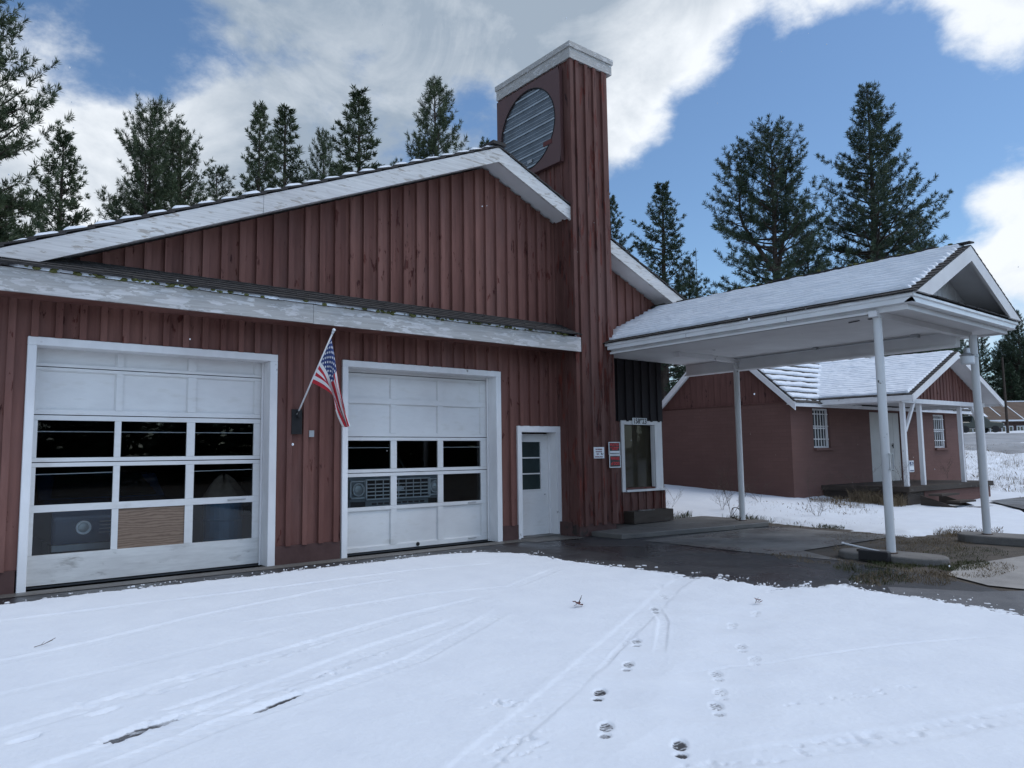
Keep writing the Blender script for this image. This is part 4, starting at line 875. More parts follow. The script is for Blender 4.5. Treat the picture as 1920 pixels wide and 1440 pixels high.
mb = MB(); gt = lambda x: zc(x)-.06; holes(mb, CX0+.35, CX1-.35, lambda x: 3.8, gt, [], 4.98, 5.02); battens(mb, CX0+.45, CX1-.4, lambda x: 3.9, gt, [], 4.98, .2, .012, .006)
build('gable_board', mb, m_canopy, K)
mb = MB(); cut = 3.805; xl = RX-(RZ-cut)/sl
for sg in (-1, 1):
    px = [xl, RX, RX, xl+.24/sl]; pz = [cut, RZ, RZ-.24, cut]
    mb.prism([((x if sg < 0 else 2*RX-x), 4.385, z) for x, z in zip(px, pz)], (0, .045, 0))
build('rake_board', mb, m_canopy, K)
def post(x, y, z0, z1):
    mb = MB(); mb.tube((x, y, z0), (x, y, z1), .062, .062, 24); p = build('post', mb, m_post, K, smooth=False); p.modifiers.new('e', 'EDGE_SPLIT'); p.data.polygons.foreach_set('use_smooth', [True]*len(p.data.polygons))
    return p
for yj in (6.4, 8.4): mb = MB(); mb.box(CX0-.004, CX0+.12, yj-.004, yj+.004, GZ-.122, GZ-.05); build('gutter_joint', mb, m_metal, K)
for x, y, z in ((11.12, 5.04, .095), (14.18, 9.55, .095), (14.33, 4.88, .128)):
    mb = MB(); mb.lathe((x, y, z), [(.085, 0), (.085, .012), (.07, .016)], 16); build('base_plate', mb, m_rust, K)
pp = post(11.12, 5.04, .09, 3.54)
mb = MB(); mb.path([(11.06, 4.97, 1.30), (11.045, 4.955, 1.30), (11.045, 4.955, 1.52), (11.06, 4.97, 1.52)], .008); mb.path([(11.19, 4.99, 1.28), (11.205, 4.975, 1.28), (11.205, 4.975, 1.52), (11.17, 4.97, 1.52)], .009); mb.box(11.05, 11.20, 4.965, 4.975, 1.29, 1.302); mb.box(11.05, 11.20, 4.965, 4.975, 1.512, 1.524); build('bracket', mb, m_metal, pp)
pb = post(14.18, 9.55, .105, 3.54); pc = post(14.33, 4.88, .125, 3.54)
# lamp on the far post
yl = thing('yard_light', (14.33, 4.88, 3.05), 'small barn light with a white glass shade strapped to the front right canopy post', 'lamp')
mb = MB(); mb.lathe((13.93, 4.85, 3.0), [(.095, 0), (.105, .02), (.105, .13), (.10, .14)], 20); build('lamp_shade', mb, m_signwhite, yl, smooth=False)
mb = MB(); mb.lathe((13.93, 4.85, 3.142), [(.115, 0), (.12, .015), (.05, .05), (.045, .13), (.03, .14)], 16); build('lamp_housing', mb, m_metal, yl)
mb = MB(); mb.tube((13.96, 4.85, 3.16), (14.33, 4.88, 3.18), .02); mb.lathe((14.33, 4.88, 3.15), [(.068, 0), (.068, .05)], 16); build('arm', mb, m_metal, yl)
mb = MB(); gutter(mb, (0, 0, 0), (0, .01, 0), (-1, 0, 0))

# pump islands and what lies on them
def island(x, ya, yb, hw, h, label):
    n = 8; pts = [(x+hw*cos(pi*i/n), yb-hw+hw*sin(pi*i/n)) for i in range(n+1)]+[(x+hw*cos(pi+pi*i/n), ya+hw+hw*sin(pi+pi*i/n)) for i in range(n+1)]
    mb = MB(); mb.prism([(a, b, -.02) for a, b in pts], (0, 0, h+.02)); o = tag(build('pump_island', mb, m_conc, base=(x, (ya+yb)/2, 0)), label, 'concrete island', 'concrete pump islands under the canopy')
    b_ = o.modifiers.new('b', 'BEVEL'); b_.width = .03; b_.segments = 3; b_.limit_method = 'ANGLE'
island(11.14, 4.30, 5.80, .33, .095, 'low rounded concrete pump island with the near canopy post and a dark box')
island(14.40, 3.2, 5.35, .36, .128, 'rounded concrete pump island with the canopy post that carries the lamp')
mb = MB(); mb.obox((10.77, 5.12, .085), (.055, .0, 0), (0, .21, .0), (0, 0, .07)); o = tag(build('wooden_block', mb, m_blackpaint, base=(10.77, 5.1, .02)), 'charred black timber block leaning on the near pump island', 'timber'); o.modifiers.new('b', 'BEVEL').width = .01
mb = MB(); mb.tube((10.95, 5.66, .20), (10.86, 4.97, .125), .014, .010, 8); mb.sphere((10.95, 5.67, .202), .02, 5); tag(build('metal_bar', mb, m_signwhite, base=(10.9, 5.3, .12)), 'thin pale metal bar lying across the near pump island', 'bar')
mb = MB(); mb.obox((11.05, 5.40, .112), (.05, 0, 0), (0, .09, 0), (0, 0, .014)); tag(build('plank', mb, m_wood, base=(11.05, 5.4, .1)), 'short dark plank lying beside the near canopy post', 'plank')
rr = random.Random(3)
mb = MB()
for k in range(3):
    a0 = rr.uniform(0, 6); mb.path([(14.02+.13*cos(a0+t*.5)+.02*k, 9.6+.05*sin(a0+t*.4), .25+.13*sin(a0+t*.5)) for t in range(12)], .007, 5)
tag(build('wire_coil', mb, m_twig, base=(14.0, 9.6, .11)), 'rusty loops of wire at the foot of the post on the slab', 'wire')

# ================================================================== BRICK OUTBUILDING
C0 = np.array([19.015, 11.137]); EA, EB = radians(3), radians(6)
def H(p): u, v, z = p; return (C0[0]+u*cos(EA)-v*sin(EB), C0[1]-u*sin(EA)+v*cos(EB), z)
Hd = lambda u, v, z=0: (u*cos(EA)-v*sin(EB), -u*sin(EA)+v*cos(EB), z)
B = thing('block_building', H((5, 2, .2)), 'painted brown block building with barred windows and a snowy gabled porch, behind the canopy', 'building')
def hb(name, mb, mat, parent=B, **k): return build(name, mb, mat, parent, xf=H, **k)
LU, LV = 10.55, 4.2; wz = 2.96
W1, DB, W2 = (1.08, 1.92, 1.66, 2.79), (4.17, 6.0, .56, 2.75), (8.31, 9.16, 1.62, 2.76)
KINKS = []
mb = MB(); holes(mb, 0, LU, lambda x: -.4, lambda x: wz, [W1, (DB[0], DB[1], .56, DB[3]), W2], 0, .2); mb.box(0, .2, .2, LV, -.4, wz); mb.box(LU-.2, LU, .2, LV, -.4, wz); mb.box(.2, LU-.2, LV-.2, LV, -.4, wz)
hb('wall', mb, m_brick)
rv, rz_, ms = 2.03, 5.02, .93; mtop = lambda v: rz_-ms*abs(v-rv)
mb = MB(); m_sid2 = paint("brown_gable_boards", (.125, .062, .053), (.06, .03, .028), peel=.66)
mb.prism([(-.012, -.0, wz+.004), (-.012, LV, wz+.004), (-.012, LV, mtop(LV)-.1), (-.012, rv, rz_-.1), (-.012, 0, mtop(0)-.1)], (.112, 0, 0))
v = .1
while v < LV: mb.box(-.022, -.012, v, v+.012, wz+.01, max(wz+.03, mtop(v)-.16)); v += .2
mb.box(-.03, -.012, 0, LV, wz-.03, wz+.004)
hb('gable', mb, m_sid2)
mb = MB(); mb.prism([(LU-.1, -.0, wz+.004), (LU-.1, LV, wz+.004), (LU-.1, LV, mtop(LV)-.1), (LU-.1, rv, rz_-.1), (LU-.1, 0, mtop(0)-.1)], (.112, 0, 0)); hb('gable', mb, m_sid2)
ue0, ue1 = -.18, LU+.25
for sg, ve in ((-1, -.24), (1, 4.30)):
    mb = MB(); mb.prism([(ue0, rv, rz_-.10), (ue0, ve, mtop(ve)-.10), (ue0, ve, mtop(ve)), (ue0, rv, rz_)], (ue1-ue0, 0, 0)); hb('roof_deck', mb, m_canopy)
    O = Vector(H((ue0, rv, rz_))); A = Vector(Hd(1, 0)); D = Vector(Hd(0, ve-rv, mtop(ve)-rz_)); W = D.length
    mb = MB(); shingles(mb, O, A, D, ue1-ue0, W+.03, .27, .3, .022, 71+sg, .02); build('roof_shingles', mb, m_shingle, B)
    snow_layer('roof_snow', O+Vector((0, 0, .02)), A, D, ue1-ue0, W, B, .050, .035, .27, 81+sg, .03, .04, .04, .03, .02, gap=.062, patch=.0)
for ua, ub in ((ue0-.035, ue0), (ue1, ue1+.035)):
    mb = MB(); mb.prism([(ua, -.27, mtop(-.27)-.19), (ua, rv, rz_-.19), (ua, rv, rz_+.0), (ua, -.27, mtop(-.27)+.0)], (ub-ua, 0, 0)); mb.prism([(ua, 4.33, mtop(4.33)-.19), (ua, rv, rz_-.19), (ua, rv, rz_), (ua, 4.33, mtop(4.33))], (ub-ua, 0, 0)); hb('rake_board', mb, m_white)
mb = MB(); mb.box(ue0, ue1, -.275, -.24, 2.80, 2.93); hb('eave_board', mb, m_white)
mb = MB(); mb.box(ue0+.02, ue1-.02, -.24, 0, 2.86, 2.88); hb('soffit', mb, m_canopy)
for wn_, sgn in ((W1, 0), (W2, 1)):
    a, b, c, d = wn_; mb = MB(); mb.box(a, a+.04, .06, .12, c, d); mb.box(b-.04, b, .06, .12, c, d); mb.box(a+.04, b-.04, .06, .12, d-.05, d); mb.box(a+.04, b-.04, .06, .12, c, c+.05); mb.box(a+.04, b-.04, .065, .115, (c+d)/2-.02, (c+d)/2+.02)
    wv = hb('window', mb, m_white); mb = MB(); mb.box(a, b, .125, .13, c, d); hb('window_pane', mb, m_darkpane, wv)
    mb = MB()
    for i in range(1, 6): x = a+(b-a)*i/6; mb.tube((x, .03, c+.02), (x, .03, d-.02), .011, None, 6)
    for z in (c+.25, c+(d-c)*.55, d-.16): mb.box(a+.01, b-.01, .036, .05, z-.014, z+.014)
    hb('window_bars', mb, m_white, wv)
    mb = MB(); mb.box(a-.03, b+.12, -.08, .06, c-.075, c-.005); hb('window_sill', mb, m_brick, wv)
mb = MB(); a, b, c, d = DB; xm = 5.62
mb.box(a, xm-.006, .03, .08, c+.03, d); mb.box(xm+.006, b, .03, .08, c+.03, d); dd = hb('double_door', mb, m_pale)
mb = MB(); mb.tube((xm-.12, -.0, 1.62), (xm-.12, -.0, 1.78), .012); mb.tube((xm-.12, -.0, 1.70), (xm-.12, .03, 1.70), .02); hb('handle', mb, m_blackmetal, dd)
# porch
PV, PX0, PX1 = -2.2, 1.42, 6.34; pc_ = 3.9; prz, ps = 4.32, .47; ptop = lambda u: prz-ps*abs(u-pc_)
mb = MB(); mb.box(PX0-.1, PX1+.15, PV-.12, -.002, .46, .60); mb.box(PX0+.0, PX1+.1, PV-.02, -.002, -.5, .455)
pch = hb('porch', mb, m_wood); pch['label'] = 'raised porch with timber deck, white posts and snowy gable roof'
mb = MB(); mb.box(PX0+.9, PX1+.11, PV-.035, PV-.021, -.5, .44); hb('porch_base', mb, m_brick, pch)
for u, vv in ((1.47, PV), (2.66, PV+.12), (5.12, PV+.12), (6.28, PV)):
    mb = MB(); mb.box(u-.05, u+.05, vv-.05, vv+.05, .602, 2.83); hb('post', mb, m_white, pch)
for u, s_ in ((1.47, 1), (6.28, -1)):
    mb = MB(); mb.hexa([(u+s_*.05, PV-.03, 2.10), (u+s_*.12, PV-.03, 2.05), (u+s_*.12, PV+.03, 2.05), (u+s_*.05, PV+.03, 2.10), (u+s_*.58, PV-.03, 2.83), (u+s_*.68, PV-.03, 2.83), (u+s_*.68, PV+.03, 2.83), (u+s_*.58, PV+.03, 2.83)]); hb('brace', mb, m_white, pch)
mb = MB(); mb.box(PX0-.1, PX1+.1, PV-.06, PV+.06, 2.832, 2.95); mb.box(PX0-.12, PX0-.02, PV+.06, -.26, 2.832, 2.93); mb.box(PX1+.02, PX1+.12, PV+.06, -.26, 2.832, 2.93); hb('beam', mb, m_white, pch)
mb = MB(); mb.box(1.25, 6.55, PV+.06, -.25, 2.935, 2.95); hb('ceiling', mb, m_canopy, pch)
KINKS = [pc_]
mb = MB(); gt = lambda u: ptop(u)-.12; holes(mb, 1.6, 6.2, lambda x: 2.952, gt, [], PV, PV+.04); battens(mb, 1.7, 6.15, lambda x: 2.952, gt, [], PV, .2, .04, .02); hb('gable', mb, m_siding, pch)
Lp = 4.0
for sg, ue in ((-1, 1.10), (1, 6.70)):
    mb = MB(); mb.prism([(pc_, -2.62, prz-.09), (ue, -2.62, ptop(ue)-.09), (ue, -2.62, ptop(ue)), (pc_, -2.62, prz)], (0, 2.66+(0.2), 0)); hb('roof_deck', mb, m_canopy, pch)
    # the roof runs back to the main slope
    mb = MB(); mb.prism([(pc_, .2, prz-.06), (ue, -.15, ptop(ue)-.06), (ue, -.15, ptop(ue)), (pc_, .2, prz)], (0, 1.1, 0)) if False else None
    O = Vector(H((pc_, -2.64, prz))); A = Vector(Hd(0, 1)); D = Vector(Hd(ue-pc_, 0, ptop(ue)-prz)); W = D.length
    mb = MB(); shingles(mb, O, A, D, Lp, W+.02, .155, .24, .018, 91+sg, .015); build('roof_shingles', mb, m_shingle, pch)
    snow_layer('roof_snow', O+Vector((0, 0, .014)), A, D, Lp, W, pch, .058, .022, .155, 95+sg, .05, .10, .0, .035, .018)
mb = MB(); rake(mb, 1.08, pc_, -2.665, -2.625, ptop, .17); rake(mb, pc_, 6.72, -2.665, -2.625, ptop, .17); mb.box(1.06, 1.10, -2.665, -.26, 2.86, 3.0); mb.box(6.70, 6.74, -2.665, -.26, 2.86, 3.0); hb('rake_board', mb, m_white, pch)
mb = MB(); mb.box(1.10, 6.70, -2.62, PV-.07, 2.955, 2.965) if False else None
mb = MB()
for k, (z, v0) in enumerate(((.40, -2.62), (.22, -2.92), (.06, -3.25))): mb.box(1.75+.25*k, 2.75+.2*k, v0-.28, v0+.04, z-.05, z)
for u in (1.85, 2.9): mb.prism([(u, -2.33, .36), (u, -3.4, -.02), (u, -3.4, -.12), (u, -2.33, -.12)], (.05, 0, 0))
st = hb('steps', mb, m_wood, pch)
o = thing('sign', H((1.5, PV-.06, 1.02)), 'small white sign with a dark blue panel on the porch post of the brown building', 'sign')
mb = MB(); mb.box(1.50, 1.74, PV-.075, PV-.06, .98, 1.28); build('panel', mb, m_signwhite, o, xf=H)
mb = MB(); mb.box(1.525, 1.715, PV-.079, PV-.0755, 1.14, 1.25); mb.box(1.525, 1.715, PV-.079, PV-.0755, 1.0, 1.03); build('print', mb, m_bluesign, o, xf=H)
X_ = Hd(1, 0); text('lettering', "NO", .06, H((1.62, PV-.081, 1.21)), X_, (0, 0, 1), m_signwhite, o, .002, .08); text('lettering', "TRESPASSING", .035, H((1.62, PV-.081, 1.16)), X_, (0, 0, 1), m_signwhite, o, .001, .17)

# ================================================================== FAR SIDE OF THE ROAD
e1 = Vector((.775, -.632, 0)); e2 = Vector((.632, .775, 0)); base = Vector((95.7, 35.9, 0))
F = lambda p: tuple(base+e1*p[0]+e2*p[1]+Vector((0, 0, p[2]+2.25)))
LH = thing('long_building', F((8, 4, 0)), 'long low brown building with a rusty snow-streaked roof across the road', 'building')
mb = MB(); mb.box(-8, 26, 0, 9, -.6, 2.55); build('wall', mb, m_housebrown, LH, xf=F)
mb = MB(); mb.prism([(-8.6, -.7, 2.5), (-8.6, 4.5, 5.1), (-8.6, 9.7, 2.5), (-8.6, 9.7, 2.35), (-8.6, 4.5, 4.95), (-8.6, -.7, 2.35)], (35.2, 0, 0)); rf = build('roof', mb, m_roofbrown, LH, xf=F)
mb = MB(); rr = random.Random(6); x = -7.5
while x < 26:
    wdt = rr.uniform(.08, .5); va = rr.uniform(-.62, .8); vb = rr.uniform(2.2, 4.4); sh = .5
    zz = lambda v: 2.5+(v+.7)*.5+.03
    mb.hexa([(x, va, zz(va)-.05), (x+wdt, va, zz(va)-.05), (x+wdt+sh, vb, zz(vb)-.05), (x+sh, vb, zz(vb)-.05), (x, va, zz(va)+.02), (x+wdt, va, zz(va)+.02), (x+wdt+sh, vb, zz(vb)+.02), (x+sh, vb, zz(vb)+.02)]); x += rr.uniform(1.2, 3.4)
mb.box(-8.6, 26.6, -.72, -.60, 2.45, 2.62); mb.box(-8.6, 26.6, 4.3, 4.6, 5.02, 5.16)
build('roof_snow', mb, m_snowroof, rf, xf=F)
for a, b, n in ((1.5, 5.6, 6), (6.3, 7.6, 3), (8.1, 9.2, 3), (13, 16, 4)):
    mb = MB(); mb.box(a, b, -.03, -.005, .55, 1.85); wv = build('window', mb, m_vehglass, LH, xf=F); mb = MB()
    for i in range(n+1): x = a+(b-a)*i/n; mb.box(x-.05, x+.05, -.06, -.03, .5, 1.9)
    for z in (.52, 1.2, 1.88): mb.box(a-.05, b+.05, -.058, -.028, z-.045, z+.045)
    build('window_frame', mb, m_signwhite, wv, xf=F)
mb = MB(); mb.box(9.8, 11.3, -.03, 0, 0, 2.1); build('door', mb, m_doorpane, LH, xf=F)
# pickup on the far side
tb = Vector((88.0, 31.9, float(terrain(89.5, 30.5))+.12)); t1 = Vector((.775, -.632, 0)); t2 = Vector((.632, .775, 0)); V2 = lambda p: tuple(tb+t1*p[0]+t2*p[1]+Vector((0, 0, p[2])))
PT = thing('pickup_truck', V2((2, 0, 0)), 'dark pickup truck parked across the road in front of the long building', 'truck')
mb = MB(); mb.prism([(-.9, -1, .45), (-.9, -1, 1.15), (.7, -1, 1.15), (.85, -1, 1.78), (2.15, -1, 1.78), (2.75, -1, 1.2), (4.0, -1, 1.1), (4.15, -1, .9), (4.15, -1, .45)], (0, 1.9, 0)); bd = build('body', mb, m_vehdark, PT, xf=V2); bd.modifiers.new('b', 'BEVEL').width = .07
mb = MB(); mb.box(.98, 2.05, -1.012, -1.0, 1.22, 1.66); build('side_window', mb, m_vehglass, PT, xf=V2)
mb = MB(); mb.prism([(2.22, -.9, 1.74), (2.76, -.9, 1.235), (2.78, -.9, 1.25), (2.24, -.9, 1.76)], (0, 1.7, 0)); build('windshield', mb, m_vehglass, PT, xf=V2)
mb = MB(); mb.prism([(2.85, -.95, 1.21), (3.95, -.95, 1.125), (3.97, -.95, 1.16), (2.87, -.95, 1.245)], (0, 1.8, 0)); mb.box(.95, 2.05, -.95, .85, 1.785, 1.82); build('snow_cover', mb, m_snowroof, PT, xf=V2)
mb = MB(); mb.box(4.15, 4.2, -.95, .85, .55, .68); mb.box(4.15, 4.18, -.55, .45, .74, .98); build('grille', mb, m_chrome, PT, xf=V2)
for y in (-.8, .7): mb = MB(); mb.box(4.15, 4.19, y-.17, y+.17, .78, .98); build('headlight', mb, m_lens, PT, xf=V2)
for x in (.05, 3.25):
    for y in (-.95, .85):
        mb = MB(); mb.lathe((x, y, .36), [(.2, -.11), (.37, -.11), (.37, .11), (.2, .11)], 20, (0, 1, 0)); t = build('wheel', mb, m_tyre, PT, xf=V2); mb = MB(); mb.lathe((x, y, .36), [(.2, -.115), (.2, .115)], 14, (0, 1, 0)); build('rim', mb, m_blackmetal, t, xf=V2)
def utility_pole(x, y, h, label, arms):
    z = float(terrain(x, y)); p = thing('utility_pole', (x, y, z), label, 'utility pole', 'utility poles across the road'); mb = MB(); mb.tube((x, y, z-.1), (x, y, z+h), .15, .10, 10); build('pole', mb, m_bark, p)
    for zz in arms: mb = MB(); mb.obox((x, y, z+zz), tuple(e1*1.1), tuple(e2*.05), (0, 0, .06)); build('crossarm', mb, m_bark, p)
    if arms:
        mb = MB()
        for k in (-.9, -.3, .3, .9): q = Vector((x, y, z+arms[0]+.05))+e1*k; mb.tube(q, q+Vector((0, 0, .16)), .05)
        build('insulators', mb, m_signwhite, p)
utility_pole(91.9, 28.6, 8.2, 'dark wooden utility pole in front of the long building', [])
utility_pole(126.6, 38.2, 9.0, 'pale utility pole with crossarm far behind the long building roof', [8.6, 7.9])

# ================================================================== TREES
def pine_mesh(seed, h=20., R=3.0, base=.2, nb=120, prof=.85, droop=.0, tuft=.26, needles=15, dens=1., up=.5, wide=.036, leaders=1, lean=0, irr=.5):
    """trunk and limbs as one mesh; the crown is thousands of needle blades in tufts along drooping, upturned limbs"""
    r = np.random.default_rng(seed); tv = MB(); tw = []
    heads = [(0., 0., h)]+[(r.uniform(-.8, .8)*R*.4, r.uniform(-.8, .8)*R*.4, h*r.uniform(.82, .95)) for _ in range(leaders-1)]
    T = []
    for k, (lx, ly, lh) in enumerate(heads):
        z0 = 0 if k == 0 else h*.55; n = 9; pts = []
        for i in range(n+1):
            f = i/n; z = z0+(lh-z0)*f; b = min(1, f*2.0) if k else f
            pts.append(Vector((lx*b+.08*sin(f*5+seed), ly*b+.08*cos(f*4+seed), z)))
        r0 = .019*h*(1 if k == 0 else .45); tv.path(pts, [max(.02, r0*(1-(i/n)*.95)) for i in range(n+1)], 8)
        zb = h*base if k == 0 else h*.66
        for i in range(nb if k == 0 else nb//3):
            u = ((i+r.random())/(nb if k == 0 else nb//3)); z = zb+(lh-zb)*(1-(1-u)**1.15); hh = (z-h*base)/(h-h*base); hh = min(max(hh, 0), 1)
            f = (z-z0)/(lh-z0); q = f*n; i0 = min(int(q), n-1); P0 = pts[i0].lerp(pts[i0+1], q-i0)
            az = i*2.39996+r.uniform(-.6, .6)
            L = R*((1-hh)**prof*.95+.05)*(1-irr*.5+irr*.55*r.random()+irr*.9*(float(vnoise(np.array(az % 6.283*.8+seed), np.array(z*.45), 400+seed))-.5))*(1.0 if k == 0 else .6)*(.55+.45*min(1, hh*4+.25))
            L = max(L, .25)
            if k == 0 and r.random() < .04: L *= 1.3
            el = -.25-droop+.9*hh+r.uniform(-.3, .3)
            d = np.array([cos(az), sin(az), 0]); bp = []
            ns = 6
            for s in range(ns+1):
                t = s/ns; bp.append(np.array(P0)+d*L*t*cos(el*.7)+np.array([0, 0, L*(sin(el)*t+up*.5*t*t)])+r.normal(0, .03*L*.3, 3)*t)
            if L > .5: tv.path([Vector(p) for p in bp[:5]], [max(.006, .018*L*(1-s/5)+.006) for s in range(5)], 4)
            nt = max(3, int(L*3.4*dens)); side = np.array([-d[1], d[0], 0])
            for j in range(nt):
                t = .22+.80*((j+r.random())/nt); t = min(t, 1.0); q = t*ns; a = min(int(q), ns-1); p = bp[a]+(bp[a+1]-bp[a])*(q-a)
                sd_ = r.choice([-1, 1]); tl = (.16*L+.18)*(1.15-t)*r.uniform(.4, 1.2); dr = d*r.uniform(.3, .9)+side*sd_*r.uniform(.4, 1.)+np.array([0, 0, r.uniform(.0, .75)])
                if j == nt-1: dr = d*.6+np.array([0, 0, .7]); tl = .1
                dr = dr/np.linalg.norm(dr); tip = p+dr*tl; tw.append((tip, dr))
                if tl > .5: tw.append((p+dr*tl*.6, dr))
    C = np.array([t[0] for t in tw]); Dn = np.array([t[1] for t in tw]); m = len(C)
    ax = r.normal(0, 1, (m, needles, 3)); ax = ax/np.linalg.norm(ax, axis=2, keepdims=True); dirs = ax*.80+Dn[:, None, :]*.85+np.array([0, 0, .15]); dirs /= np.linalg.norm(dirs, axis=2, keepdims=True)
    ln = tuft*r.uniform(.65, 1.15, (m, needles, 1)); wv = np.cross(dirs, r.normal(0, 1, (m, needles, 3))); wv = wv/np.linalg.norm(wv, axis=2, keepdims=True)*wide*.5
    o = C[:, None, :]-Dn[:, None, :]*r.uniform(0, .16, (m, needles, 1)); V = np.stack([o-wv*.6, o+dirs*ln*.55+wv, o+dirs*ln, o+dirs*ln*.55-wv], 2).reshape(-1, 3)
    Fq = np.arange(len(V)).reshape(-1, 4)
    return tv, V, Fq
KIND = {'broad': dict(seed=11, h=20, R=5.3, base=.2, nb=170, prof=.68, tuft=.32, needles=20, up=.6, irr=.65, dens=2.1, wide=.032), 'narrow': dict(seed=22, h=18, R=3.7, base=.08, nb=220, prof=.78, tuft=.26, needles=20, up=.4, irr=.6, dens=1.6, wide=.04),
        'open': dict(seed=33, h=18, R=4.2, base=.25, nb=120, prof=.7, tuft=.29, needles=18, up=.65, irr=.75, dens=1.8, wide=.04), 'forked': dict(seed=44, h=20, R=5.4, base=.28, nb=140, prof=.5, tuft=.33, needles=20, up=.65, leaders=3, irr=.8, dens=2.0, wide=.032),
        'dense': dict(seed=55, h=24, R=7.4, base=.12, nb=260, prof=.80, tuft=.34, needles=19, up=.55, irr=.6, dens=1.9, wide=.036), 'slim': dict(seed=66, h=18, R=2.8, base=.08, nb=180, prof=.75, tuft=.26, needles=20, up=.5, irr=.7, dens=1.6, wide=.04),
        'young': dict(seed=88, h=9, R=2.6, base=.02, nb=150, prof=.8, tuft=.32, needles=12, up=.4, irr=.4, dens=2.2, wide=.08)}
PROTO = {}
def pine(kind, x, y, h, rs, rot, label, group, mat=None, z=None):
    """one tree: the first of a kind is built, the others copy it with its trunk and crown"""
    if kind not in PROTO:
        root = thing('pine_tree', (0, 0, 0), label, 'pine tree', group); tv, V, Fq = pine_mesh(**KIND[kind])
        build('trunk', tv, m_bark, root, fix=False); big('crown', V, Fq, m_needle, root); PROTO[kind] = root
    else: root = copy_tree(PROTO[kind])
    h = h-float(terrain(x, y))-.45 if z is None else h
    s = h/KIND[kind]['h']; root.location = (x, y, (float(terrain(x, y)) if z is None else z)-.1); root.scale = (s*rs, s*rs, s); root.rotation_euler = (0, 0, rot)
    root['label'] = label; root['group'] = group
    if mat:
        for ch in [c for c in bpy.data.objects if c.parent == root and c.name.startswith('crown')]: ch.material_slots[0].link = 'OBJECT'; ch.material_slots[0].material = mat
    return root
GB, GR, GF, GC = 'pines behind the garage', 'pines beyond the canopy', 'distant pines across the road', 'pines across the lot'
pine('dense', .9, 29.5, 21.5, .74, 1.0, 'large dark pine cut by the left edge of the photo, above the garage roof', GB)
pine('narrow', 4.6, 35.6, 15.9, 1.0, 0, 'narrow pine just right of the big dark pine at the left edge', GB)
pine('broad', -.6, 36.5, 15, .9, 2.2, 'lower bushy pine at the left edge behind the big dark pine', GB)
pine('narrow', 2.4, 33.2, 11.9, 1.35, 4.2, 'short full pine low over the left end of the garage roof', GB)
pine('forked', 8.5, 37.6, 18.7, .70, .6, 'taller left pine of the joined pair over the left slope of the roof', GB)
pine('open', 10.2, 38.7, 18.6, .98, 1.4, 'right pine of the joined pair over the left slope of the roof', GB)
pine('slim', 9.0, 47.5, 17.4, .9, .3, 'thin small pine left of the joined pair', GB)
pine('open', 13.6, 44.1, 19.0, 1.0, 3.3, 'short pine at the left of the row over the roof', GB)
pine('narrow', 15.4, 41.9, 22.6, .82, 1.1, 'tall slender pine over the middle of the left roof slope, left of its twin', GB)
pine('slim', 18.1, 44.6, 24.2, 1.15, 2.5, 'tall slender pine with a bare thin top, right of its twin in the row', GB)
pine('broad', 20.8, 45.1, 23.6, .60, .8, 'shorter pine between the slender twins and the conical pine', GB)
pine('narrow', 18.9, 36.5, 22.3, 1.08, 3.9, 'neat conical pine standing clear over the roof slope', GB)
pine('broad', 22.2, 33.7, 22.9, .78, 5.1, 'dense round-topped pine between the conical pine and the sign tower', GB)
pine('slim', 35, 46.1, 27.0, .8, 4.0, 'tip of a far pine just showing over the garage ridge', GB)
pine('open', 29.6, 50.5, 25.3, .6, 2, 'small far treetop over the roof between the conical and round pines', GB)
pine('broad', 19.4, 46.5, 20.6, .8, 1.9, 'low bushy pine in the row, filling in below the slender twins', GB)
pine('open', 22.9, 47.2, 22.4, .8, 4.4, 'low pine in the row between the short pine and the conical pine', GB)
pine('narrow', 34.2, 31.7, 18.2, 1.0, 2.1, 'pine half hidden behind the right side of the sign tower', GR, m_needle2)
pine('narrow', 35.4, 28.7, 18.4, 1.2, 5.0, 'pointed pine between the sign tower and the canopy roof', GR, m_needle2)
pine('open', 40.2, 30.4, 14.8, 1.1, .4, 'small young pine beside the pointed pine over the canopy ridge', GR, m_needle2)
pine('forked', 38.7, 23.1, 20.8, .98, 2.6, 'ragged pine with spreading lower limbs over the canopy roof', GR, m_needle2)
pine('dense', 45, 20.2, 24.2, .92, .2, 'tallest dense pine over the canopy roof', GR, m_needle2)
pine('broad', 44.5, 24.3, 16.0, .95, 3.0, 'pine filling the gap between the ragged and the tallest pines', GR, m_needle2)
pine('broad', 51.5, 20.4, 17.5, .9, 1.0, 'lower pine on the right flank of the tallest pine', GR, m_needle2)
rr = random.Random(12)
for i, (x, y, h, k) in enumerate([(80.5, 36.0, 24, 'dense'), (83.5, 34.2, 22, 'broad'), (87.5, 36.5, 25, 'dense'), (91.5, 35.8, 19, 'dense'), (95.5, 38.5, 24, 'dense'), (112, 44, 21, 'dense'), (113, 40.0, 17.5, 'broad'), (117, 39.3, 19.5, 'dense'), (121, 37.5, 17.0, 'forked'), (120, 35.2, 21, 'dense'), (124, 33.2, 19, 'broad'), (128, 31.3, 22, 'dense'), (132, 40, 21, 'dense'), (140, 35, 23, 'dense'), (118, 48, 21, 'dense'), (104, 42.5, 19, 'broad'), (108, 36.8, 13, 'young'), (113, 34.5, 13, 'young'), (117, 32, 13, 'young'), (120, 29.5, 13.5, 'young'), (110, 39, 14, 'young'), (123, 27.5, 14, 'young'), (126, 36.5, 18, 'dense')]):
    pine(k, x, y, h, rr.uniform(.9, 1.15), rr.uniform(0, 6), 'distant dark pine in the stand beyond the long building', GF, m_needle2)
rr = random.Random(31)
